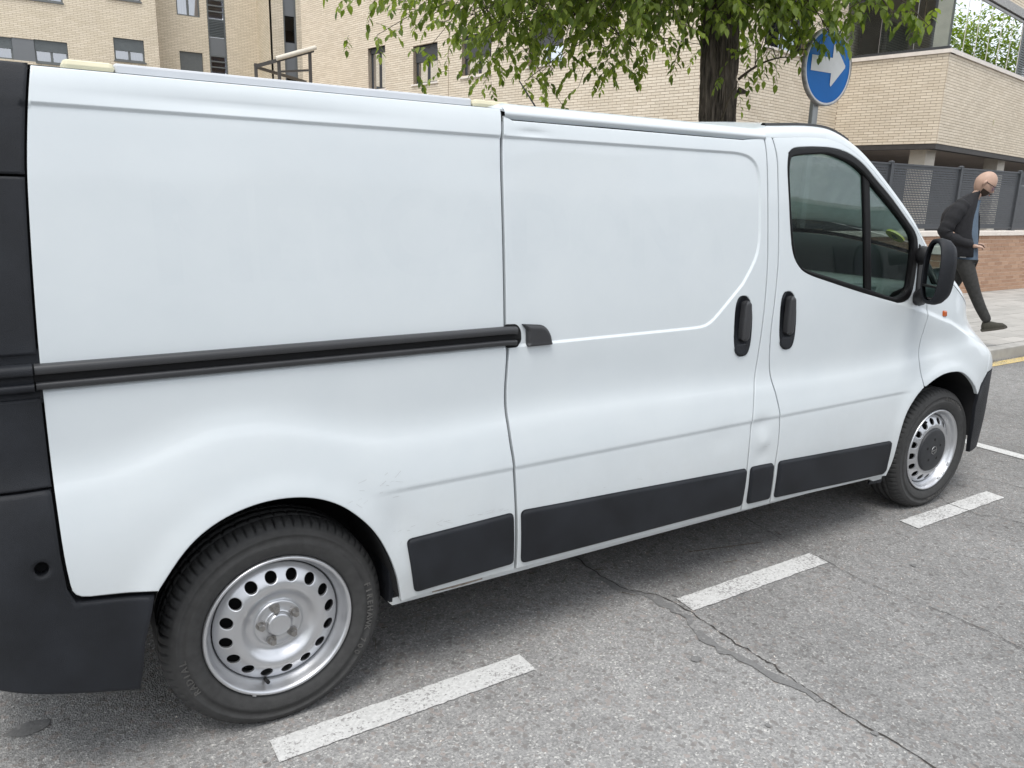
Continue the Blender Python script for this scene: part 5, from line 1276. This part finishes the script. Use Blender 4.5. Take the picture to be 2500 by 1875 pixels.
br = [((1.45, 2.6, 2.98), 20, .15), ((1.8, 2.9, 2.95), 32, .22), ((2.2, 2.3, 3.05), 52, .26), ((2.3, 3.4, 3.0), 60, .32), ((2.8, 2.9, 3.1), 80, .32), ((3.0, 4.2, 3.2), 100, .5), ((3.3, 2.4, 3.1), 80, .32), ((3.6, 3.6, 3.0), 100, .42),
      ((3.9, 2.4, 3.1), 70, .3), ((3.7, 5.0, 3.2), 100, .6), ((4.6, 4.6, 3.1), 70, .5), ((4.3, 2.0, 3.2), 40, .28), ((4.85, 2.3, 3.0), 46, .22), ((5.1, 2.5, 3.15), 34, .25), ((5.2, 1.7, 2.98), 9, .12), ((4.6, 1.9, 3.4), 30, .35), ((5.4, 3.2, 3.6), 40, .4), ((2.6, 3.6, 4.0), 80, .5), ((4.0, 3.6, 4.2), 90, .7), ((1.6, 3.2, 3.6), 40, .4), ((3.2, 3.2, 3.6), 110, .5)]
for tip, n, sp in br: branch(top_ if tip[2] < 3.9 else (4.35, 2.72, 4.4), tip, int(n*2.4), sp, .078)
branch((4.62, 2.62, 2.55), (4.95, 2.35, 2.72), 12, .10, .07, .010); branch((4.42, 2.58, 2.2), (4.36, 2.40, 2.45), 7, .06, .06, .008)
branch((4.5, 2.2, 3.3), (5.45, 1.55, 2.90), 26, .08, .085, .008); branch((4.6, 2.4, 3.3), (5.05, 2.1, 2.86), 10, .10, .08, .008)
for _ in range(1500):     # the rest of the crown, above the frame
    a = rnd.uniform(0, 6.28); r_ = 3.0*math.sqrt(rnd.random()); z = 4.4+3.0*rnd.random()*(1-(r_/3.3)**2); leaves.append((Vector((4.2+r_*math.cos(a), 3.2+r_*.8*math.sin(a), z)), Vector((rnd.gauss(0, 1), rnd.gauss(0, 1), -.6)).normalized(), .16, rnd.uniform(-1, 1)))
lm = bpy.data.meshes.new('leaf'); lm.from_pydata(leafv, [], leaff); lm.materials.append(M['leaf'])
def leaf_M(p, d, s, roll):
    q = d.to_track_quat('X', 'Z').to_matrix().to_4x4(); return Matrix.Translation(p-TO) @ q @ Matrix.Rotation(roll, 4, 'X') @ Matrix.Scale(s, 4)
def vis_key(l):
    v = l[0]-CAM; dpt = v.dot(fwd); x = v.dot(r2)/dpt; y = v.dot(u2)/dpt
    out_ = abs(x) > .66 or abs(y) > .50 or l[0].z > 3.5
    return (out_, dpt/l[2])
leaves.sort(key=vis_key)
for l in leaves[:300]:
    o = bpy.data.objects.new('leaf', lm); COL.objects.link(o); o.parent = TREE; o.matrix_local = leaf_M(*l)
LV = np.array(leafv); vsA = []; fsA = []; tA = []
lvh = [Vector(v) for v in leafv]
for k, l in enumerate(leaves[300:]):
    Mx = np.array(leaf_M(*l)); v = LV @ Mx[:3, :3].T+Mx[:3, 3]; vsA.append(v); n0 = k*8; fsA += [tuple(i+n0 for i in f) for f in leaff]; tA += [rnd.random()]*8
me = bpy.data.meshes.new('crown'); me.from_pydata(np.concatenate(vsA).tolist(), [], fsA); at_ = me.attributes.new('tint', 'FLOAT', 'POINT'); at_.data.foreach_set('value', tA)
tag(link_mesh('crown', me, M['leaf'], TREE), kind='stuff')
twm.off = TO; tag(twm.build('twig', M['twig'], TREE, smooth=True), kind='stuff')

# ------------------------------------------------------------------ walking man
MAN = empty('person', (8.11, 2.35, .233), 'bald bearded man in black jacket and charcoal trousers walking past looking down', 'person')
MO_ = Vector((8.7, 2.65, .13)); MAN.scale = (.93, .93, .93); MAN.rotation_euler.z = R(-55)
def skin_mesh(name, joints, edges, material, parent, sub=2, root=0):
    me = bpy.data.meshes.new(name); me.from_pydata([tuple(Vector(j[:3])-MO_) for j in joints], edges, [])
    o = bpy.data.objects.new(name, me); COL.objects.link(o)
    md = o.modifiers.new('skin', 'SKIN'); md.use_smooth_shade = True
    sv = me.skin_vertices[0].data if me.skin_vertices else None
    if sv is None:
        bm = bmesh.new(); bm.from_mesh(me); bm.verts.layers.skin.verify(); bm.to_mesh(me); bm.free(); sv = me.skin_vertices[0].data
    for i, j in enumerate(joints):
        r_ = j[3]; sv[i].radius = (r_, r_) if not isinstance(r_, tuple) else r_; sv[i].use_root = (i == root)
    ms_ = o.modifiers.new('sub', 'SUBSURF'); ms_.levels = sub; ms_.render_levels = sub
    dg = bpy.context.evaluated_depsgraph_get(); m2 = bpy.data.meshes.new_from_object(o.evaluated_get(dg)); bpy.data.objects.remove(o)
    m2.materials.clear(); return link_mesh(name, m2, material, parent, smooth=True)
chain = lambda a, b: [(i, i+1) for i in range(a, b)]
Yp = 2.65
# body: neck, head, torso, arms, hands, one continuous mesh
J = [(8.655, Yp, 1.05, .11), (8.60, Yp, 1.25, .11), (8.57, Yp, 1.42, .115), (8.585, Yp, 1.56, .10), (8.63, Yp, 1.65, .060), (8.665, Yp, 1.71, .056), (8.695, Yp, 1.76, .054), (8.71, Yp, 1.79, .052), (8.72, Yp, 1.80, .05),
     (8.52, Yp-.15, 1.55, .050), (8.40, Yp-.225, 1.315, .038), (8.55, Yp-.19, 1.21, .036), (8.69, Yp-.14, 1.162, .030),
     (8.59, Yp+.16, 1.545, .055), (8.57, Yp+.23, 1.31, .042), (8.68, Yp+.12, 1.23, .034), (8.73, Yp+.05, 1.20, .030),
     (8.66, Yp-.085, .97, .08), (8.65, Yp+.085, .97, .08)]
Ed = [(0, 1), (1, 2), (2, 3), (3, 4), (4, 5), (5, 6), (6, 7), (7, 8), (3, 9), (9, 10), (10, 11), (11, 12), (3, 13), (13, 14), (14, 15), (15, 16), (0, 17), (0, 18)]
BODY = skin_mesh('body', J, Ed, M['skin'], MAN)
# head shape, one closed surface with brow, nose and chin, tilted down
rows = []
HT = Matrix.Translation(Vector((8.735, Yp, 1.842))-MO_) @ Matrix.Rotation(R(31), 4, 'Y') @ Matrix.Scale(1.14, 4)
for i in range(25):
    ph = math.pi*i/24; row = []
    for k in range(33):
        th = 2*math.pi*(k % 32)/32
        x = math.sin(ph)*math.cos(th); y = math.sin(ph)*math.sin(th); z = math.cos(ph)
        X = x*.098; Y = y*.074; Z = z*.122
        if z < 0: X = X*(1-.10*(-z))+.014*(-z); Y *= 1-.28*(-z)**1.3
        front = max(0, x)**2
        if -.1 < z < .14: X -= .006*front
        nose = math.exp(-((z+.22)/.16)**2)*math.exp(-(y/.16)**2)*(x > 0); X += .026*nose
        X += .010*math.exp(-((z+.78)/.15)**2)*front; X += .004*math.exp(-((z-.16)/.10)**2)*front
        row.append(HT @ Vector((X, Y, Z)))
    rows.append(row)
grid_mesh('head', rows, M['skin'], BODY, flip=True)
rows = []
for i in range(12):
    ph = math.pi*(.625+.33*i/11); row = []
    for k in range(17):
        th = R(-88)+R(176)*k/16; x = math.sin(ph)*math.cos(th); y = math.sin(ph)*math.sin(th); z = math.cos(ph)
        X = x*.1005; Y = y*.0765; Z = z*.128
        if z < 0: X = X*(1-.10*(-z))+.014*(-z); Y *= 1-.28*(-z)**1.3
        X += .012*math.exp(-((z+.78)/.2)**2)*max(0, x)**2; row.append(HT @ Vector((X, Y, Z)))
    rows.append(row)
grid_mesh('beard', rows, M['beard'], BODY, flip=True)
for s in (-1, 1):
    b = MB(); b.tube([HT @ Vector((-.012, s*.074, -.035)), HT @ Vector((-.016, s*.082, .0)), HT @ Vector((-.010, s*.080, .028))], [.012, .016, .010], 8); b.build('ear', M['skin'], BODY, smooth=True)
gl = MB()
for s in (-1, 1):
    gl.tube([HT @ Vector((-.005, s*.078, .012)), HT @ Vector((.088, s*.062, .010))], .0035, 5)
gl.tube([HT @ Vector((.098, -.055, .016)), HT @ Vector((.108, 0, .014)), HT @ Vector((.098, .055, .016))], .004, 6)
SGL = gl.build('sunglasses', M['rubber'], BODY)
b = MB(); b.tube([HT @ Vector((.098, -.030, -.058)), HT @ Vector((.112, -.012, -.052)), HT @ Vector((.112, .012, -.052)), HT @ Vector((.098, .030, -.058))], [.004, .0065, .0065, .004], 8); b.build('moustache', M['beard'], BODY, smooth=True)
b = MB(); b.tube([HT @ Vector((.100, -.020, -.070)), HT @ Vector((.108, 0, -.072)), HT @ Vector((.100, .020, -.070))], [.003, .005, .003], 6); b.build('mouth', M['amber'], BODY, smooth=True)
for s in (-1, 1):
    b = MB(); c = [HT @ Vector((.103-.20*abs(s*(.032+.024*math.cos(a)))**1.2*.9, s*(.034+.029*math.cos(a)), -.006+.025*math.sin(a))) for a in [i*2*math.pi/14 for i in range(14)]]; b.add(c, [tuple(range(14))]); b.build('lens', M['lens'], SGL)
# hands with fingers
def hand(c, dx, sgn):
    c = Vector(c); j = [(c.x-.04, c.y, c.z, .026), (c.x, c.y, c.z-.003, (.030, .018)), (c.x+.035, c.y, c.z-.008, (.032, .016))]; e = [(0, 1), (1, 2)]
    for k, L in enumerate((.036, .042, .040, .030)):
        y = c.y+(k-1.5)*.017; n0 = len(j)
        j += [(c.x+.05, y, c.z-.008, .0095), (c.x+.05+L*.6, y+.002, c.z-.018, .0085), (c.x+.05+L*.75, y+.003, c.z-.018-L*.6, .0075)]; e += [(2, n0), (n0, n0+1), (n0+1, n0+2)]
    n0 = len(j); j += [(c.x+.012, c.y+sgn*.030, c.z+.006, .011), (c.x+.045, c.y+sgn*.040, c.z+.002, .0095), (c.x+.07, c.y+sgn*.030, c.z-.010, .008)]; e += [(1, n0), (n0, n0+1), (n0+1, n0+2)]
    return skin_mesh('hand', j, e, M['skin'], BODY, 1)
hand((8.73, Yp-.13, 1.152), 1, 1); hand((8.76, Yp+.02, 1.17), 1, -1)
# jacket
def ring_loft(name, rings, material, parent, n=28, cap=False):
    """rings: (cx, cy, cz, rx, ry, tiltx)"""
    rows = []
    for cx, cy, cz, rx, ry, tl in rings:
        row = []
        for k in range(n+1):
            a = 2*math.pi*(k % n)/n; ca, sa_ = math.cos(a), math.sin(a)
            row.append(Vector((cx+rx*math.copysign(abs(ca)**.85, ca), cy+ry*math.copysign(abs(sa_)**.85, sa_), cz+tl*ca+.006*mathutils.noise.noise(Vector((ca*2, sa_*2, cz*14)))))-MO_)
            row[-1] += Vector((ca, sa_, 0))*(.010*mathutils.noise.noise(Vector((ca*2.5+9, sa_*2.5, cz*11))))
        rows.append(row)
    return grid_mesh(name, rows, material, parent)
JK = ring_loft('jacket', [(8.57, Yp, 1.02, .15, .165, .0), (8.57, Yp, 1.03, .185, .19, .0), (8.56, Yp, 1.15, .175, .19, .0), (8.54, Yp, 1.30, .165, .195, 0), (8.52, Yp, 1.42, .170, .20, .01), (8.525, Yp, 1.51, .165, .195, .015), (8.545, Yp, 1.585, .150, .175, .02), (8.58, Yp, 1.655, .118, .13, .03), (8.62, Yp, 1.715, .085, .088, .03), (8.64, Yp, 1.745, .072, .074, .03), (8.64, Yp, 1.735, .058, .062, .03)], M['jacket'], BODY)
ring_loft('shirt', [(8.665, Yp-.02, .955, .122, .125, 0), (8.665, Yp-.02, .985, .122, .12, 0), (8.655, Yp-.02, 1.08, .118, .11, 0), (8.635, Yp-.02, 1.25, .112, .12, 0), (8.615, Yp-.02, 1.42, .108, .11, 0), (8.62, Yp-.015, 1.53, .098, .09, .0), (8.635, Yp, 1.61, .085, .075, .0), (8.66, Yp, 1.655, .068, .066, 0)], M['shirt'], BODY)
fb_ = MB(off=MO_); fp = [(8.655, 1.655), (8.70, 1.60), (8.745, 1.48), (8.765, 1.30), (8.775, 1.12), (8.765, 1.025), (8.70, 1.03), (8.66, 1.3)]
fb_.add([(x, Yp+.045-.25*max(0, x-8.70), z) for x, z in fp]+[(x, Yp+.075-.25*max(0, x-8.70), z) for x, z in fp], [tuple(range(8)), tuple(range(8, 16))[::-1]]+[(i, (i+1) % 8, 8+(i+1) % 8, 8+i) for i in range(8)]); fb_.build('jacket_flap', M['jacket'], BODY)
def sleeve(pts, rads):
    P = smooth_line(pts, 5); rr = np.interp(np.linspace(0, 1, len(P)), np.linspace(0, 1, len(rads)), rads)
    rr = [r_+.006*math.sin(i*1.9) for i, r_ in enumerate(rr)]
    b = MB(off=MO_); b.tube(P, list(rr), 14, cap=True); b.build('sleeve', M['jacket'], BODY, smooth=True)
sleeve([(8.54, Yp-.12, 1.61), (8.48, Yp-.18, 1.52), (8.41, Yp-.22, 1.38), (8.385, Yp-.23, 1.30), (8.47, Yp-.21, 1.235), (8.68, Yp-.15, 1.165)], [.080, .088, .078, .072, .060, .044])
sleeve([(8.59, Yp+.13, 1.575), (8.58, Yp+.19, 1.50), (8.56, Yp+.23, 1.35), (8.62, Yp+.18, 1.27), (8.74, Yp+.05, 1.20)], [.075, .080, .068, .058, .044])
b = MB(off=MO_); b.box((8.58, Yp-.195, 1.022), (8.64, Yp-.19, 1.030)); b.build('belt_clip', M['chrome'], BODY)
LEG = [(8.66, Yp, 1.00, .108), (8.665, Yp-.08, .92, .098), (8.73, Yp-.085, .78, .086), (8.79, Yp-.085, .64, .070), (8.88, Yp-.09, .46, .062), (8.985, Yp-.09, .29, .052),
       (8.65, Yp+.085, .91, .098), (8.59, Yp+.09, .70, .080), (8.52, Yp+.09, .53, .066), (8.33, Yp+.09, .28, .056), (8.21, Yp+.09, .14, .048)]
skin_mesh('trousers', LEG, [(0, 1), (1, 2), (2, 3), (3, 4), (4, 5), (0, 6), (6, 7), (7, 8), (8, 9), (9, 10)], M['jeans'], BODY)
def shoe(loc, pitch):
    rows = []; T = Matrix.Translation(Vector(loc)-MO_) @ Matrix.Rotation(pitch, 4, 'Y')
    for i in range(15):
        t = i/14; x = -.07+.25*t; wd = .038+.014*math.sin(math.pi*min(1, t*1.05))-(.03*(t-.85)/.15 if t > .85 else 0); h = float(np.interp(t, [0, .08, .25, .42, .65, .88, 1], [.05, .095, .098, .085, .060, .045, .012])); row = []
        for k in range(15):
            a = math.pi*k/14; row.append(T @ Vector((x, wd*math.cos(a)*(1 if i else .4), .012+h*math.sin(a)**.8)))
        rows.append(row)
    s = grid_mesh('shoe', rows, M['shoe'], BODY)
    b = MB(); n = 14; up = []; 
    for i in range(n+1):
        t = i/n; x = -.075+.26*t; wd = .042+.014*math.sin(math.pi*min(1, t*1.05))-(.034*(t-.85)/.15 if t > .85 else 0); up.append((x, wd))
    vs = [T @ Vector((x, s_*w_, z)) for z in (-.006, .018) for (x, w_) in up for s_ in (1, -1)]; m_ = 2*(n+1)
    fs = []
    for i in range(n): a = 2*i; fs += [(a, a+1, a+3, a+2), (m_+a, m_+a+2, m_+a+3, m_+a+1), (a, a+2, m_+a+2, m_+a), (a+1, m_+a+1, m_+a+3, a+3)]
    fs += [(0, m_, m_+1, 1), (m_-2, m_-1, 2*m_-1, 2*m_-2)]; b.add(vs, fs); b.build('sole', M['sole'], s)
shoe((9.0, Yp-.09, .21), R(-14)); shoe((8.20, Yp+.09, .085), R(33))

# ------------------------------------------------------------------ across the street (seen only in reflections)
B3 = empty('opposite_building', (0, 0, 0), 'low brick building with stair tower across the street, mirrored in the cab window', 'building')
b = MB(); b.box((-20, -22, 0), (60, -15, 4.9)); b.build('wall', M['brickopp'], B3)
b = MB(); b.box((-20.2, -22.2, 4.9), (60.2, -14.8, 5.05)); b.build('coping_stone', M['stone'], B3)
b = MB(); b.box((14, -21, 5.05), (17, -17, 7.6)); b.build('stair_tower', M['stone'], B3)
b = MB(); b.box((13.6, -21.4, 7.6), (17.4, -16.6, 7.75)); b.build('tower_roof', M['beam'], B3)
for k in range(16):
    T3 = wall_T((-18+k*4.6, -15, 0), 90, 1); b = MB(); b.box((0, .01, 1.6), (1.6, .05, 3.2), T3); b.build('window', M['frame'], B3)
def simple_tree(x, y, h, r_, n, label):
    T = empty('avenue_tree', (x, y, 0), label, 'tree')
    b = MB(); b.tube([(0, 0, 0), (.05, 0, h*.35), (0, .1, h*.7)], [.17, .14, .06], 10); b.build('trunk', M['trunkfar'], T)
    vs = []; fs = []; tt = []
    for k in range(n):
        a = rnd.uniform(0, 6.28); ph = math.acos(rnd.uniform(-1, 1)); q = rnd.random()**.45*(.75+.35*mathutils.noise.noise(Vector((math.cos(a)*2, math.sin(a)*2, ph*2+x))))
        p = Vector((r_*q*math.sin(ph)*math.cos(a), r_*q*math.sin(ph)*math.sin(a), h*.62+r_*1.05*q*math.cos(ph)))
        Mx = Matrix.Translation(p) @ Vector((rnd.gauss(0, 1), rnd.gauss(0, 1), -.5)).to_track_quat('X', 'Z').to_matrix().to_4x4() @ Matrix.Scale(.19, 4)
        Mn = np.array(Mx); v = LV @ Mn[:3, :3].T+Mn[:3, 3]; vs.append(v); fs += [tuple(i+k*8 for i in f) for f in leaff]; tt += [rnd.random()]*8
    me = bpy.data.meshes.new('crown'); me.from_pydata(np.concatenate(vs).tolist(), [], fs); a_ = me.attributes.new('tint', 'FLOAT', 'POINT'); a_.data.foreach_set('value', tt)
    tag(link_mesh('crown', me, M['leaf'], T), kind='stuff')
simple_tree(37, 6.2, 10.5, 4.2, 15000, 'leafy tree down the street mirrored in the balcony glass')
simple_tree(-9, 5.2, 7.5, 3.0, 3500, 'leafy tree behind the rear of the van outside the frame')
simple_tree(-13, -9, 8, 3.2, 3500, 'leafy tree on the far side of the street outside the frame')
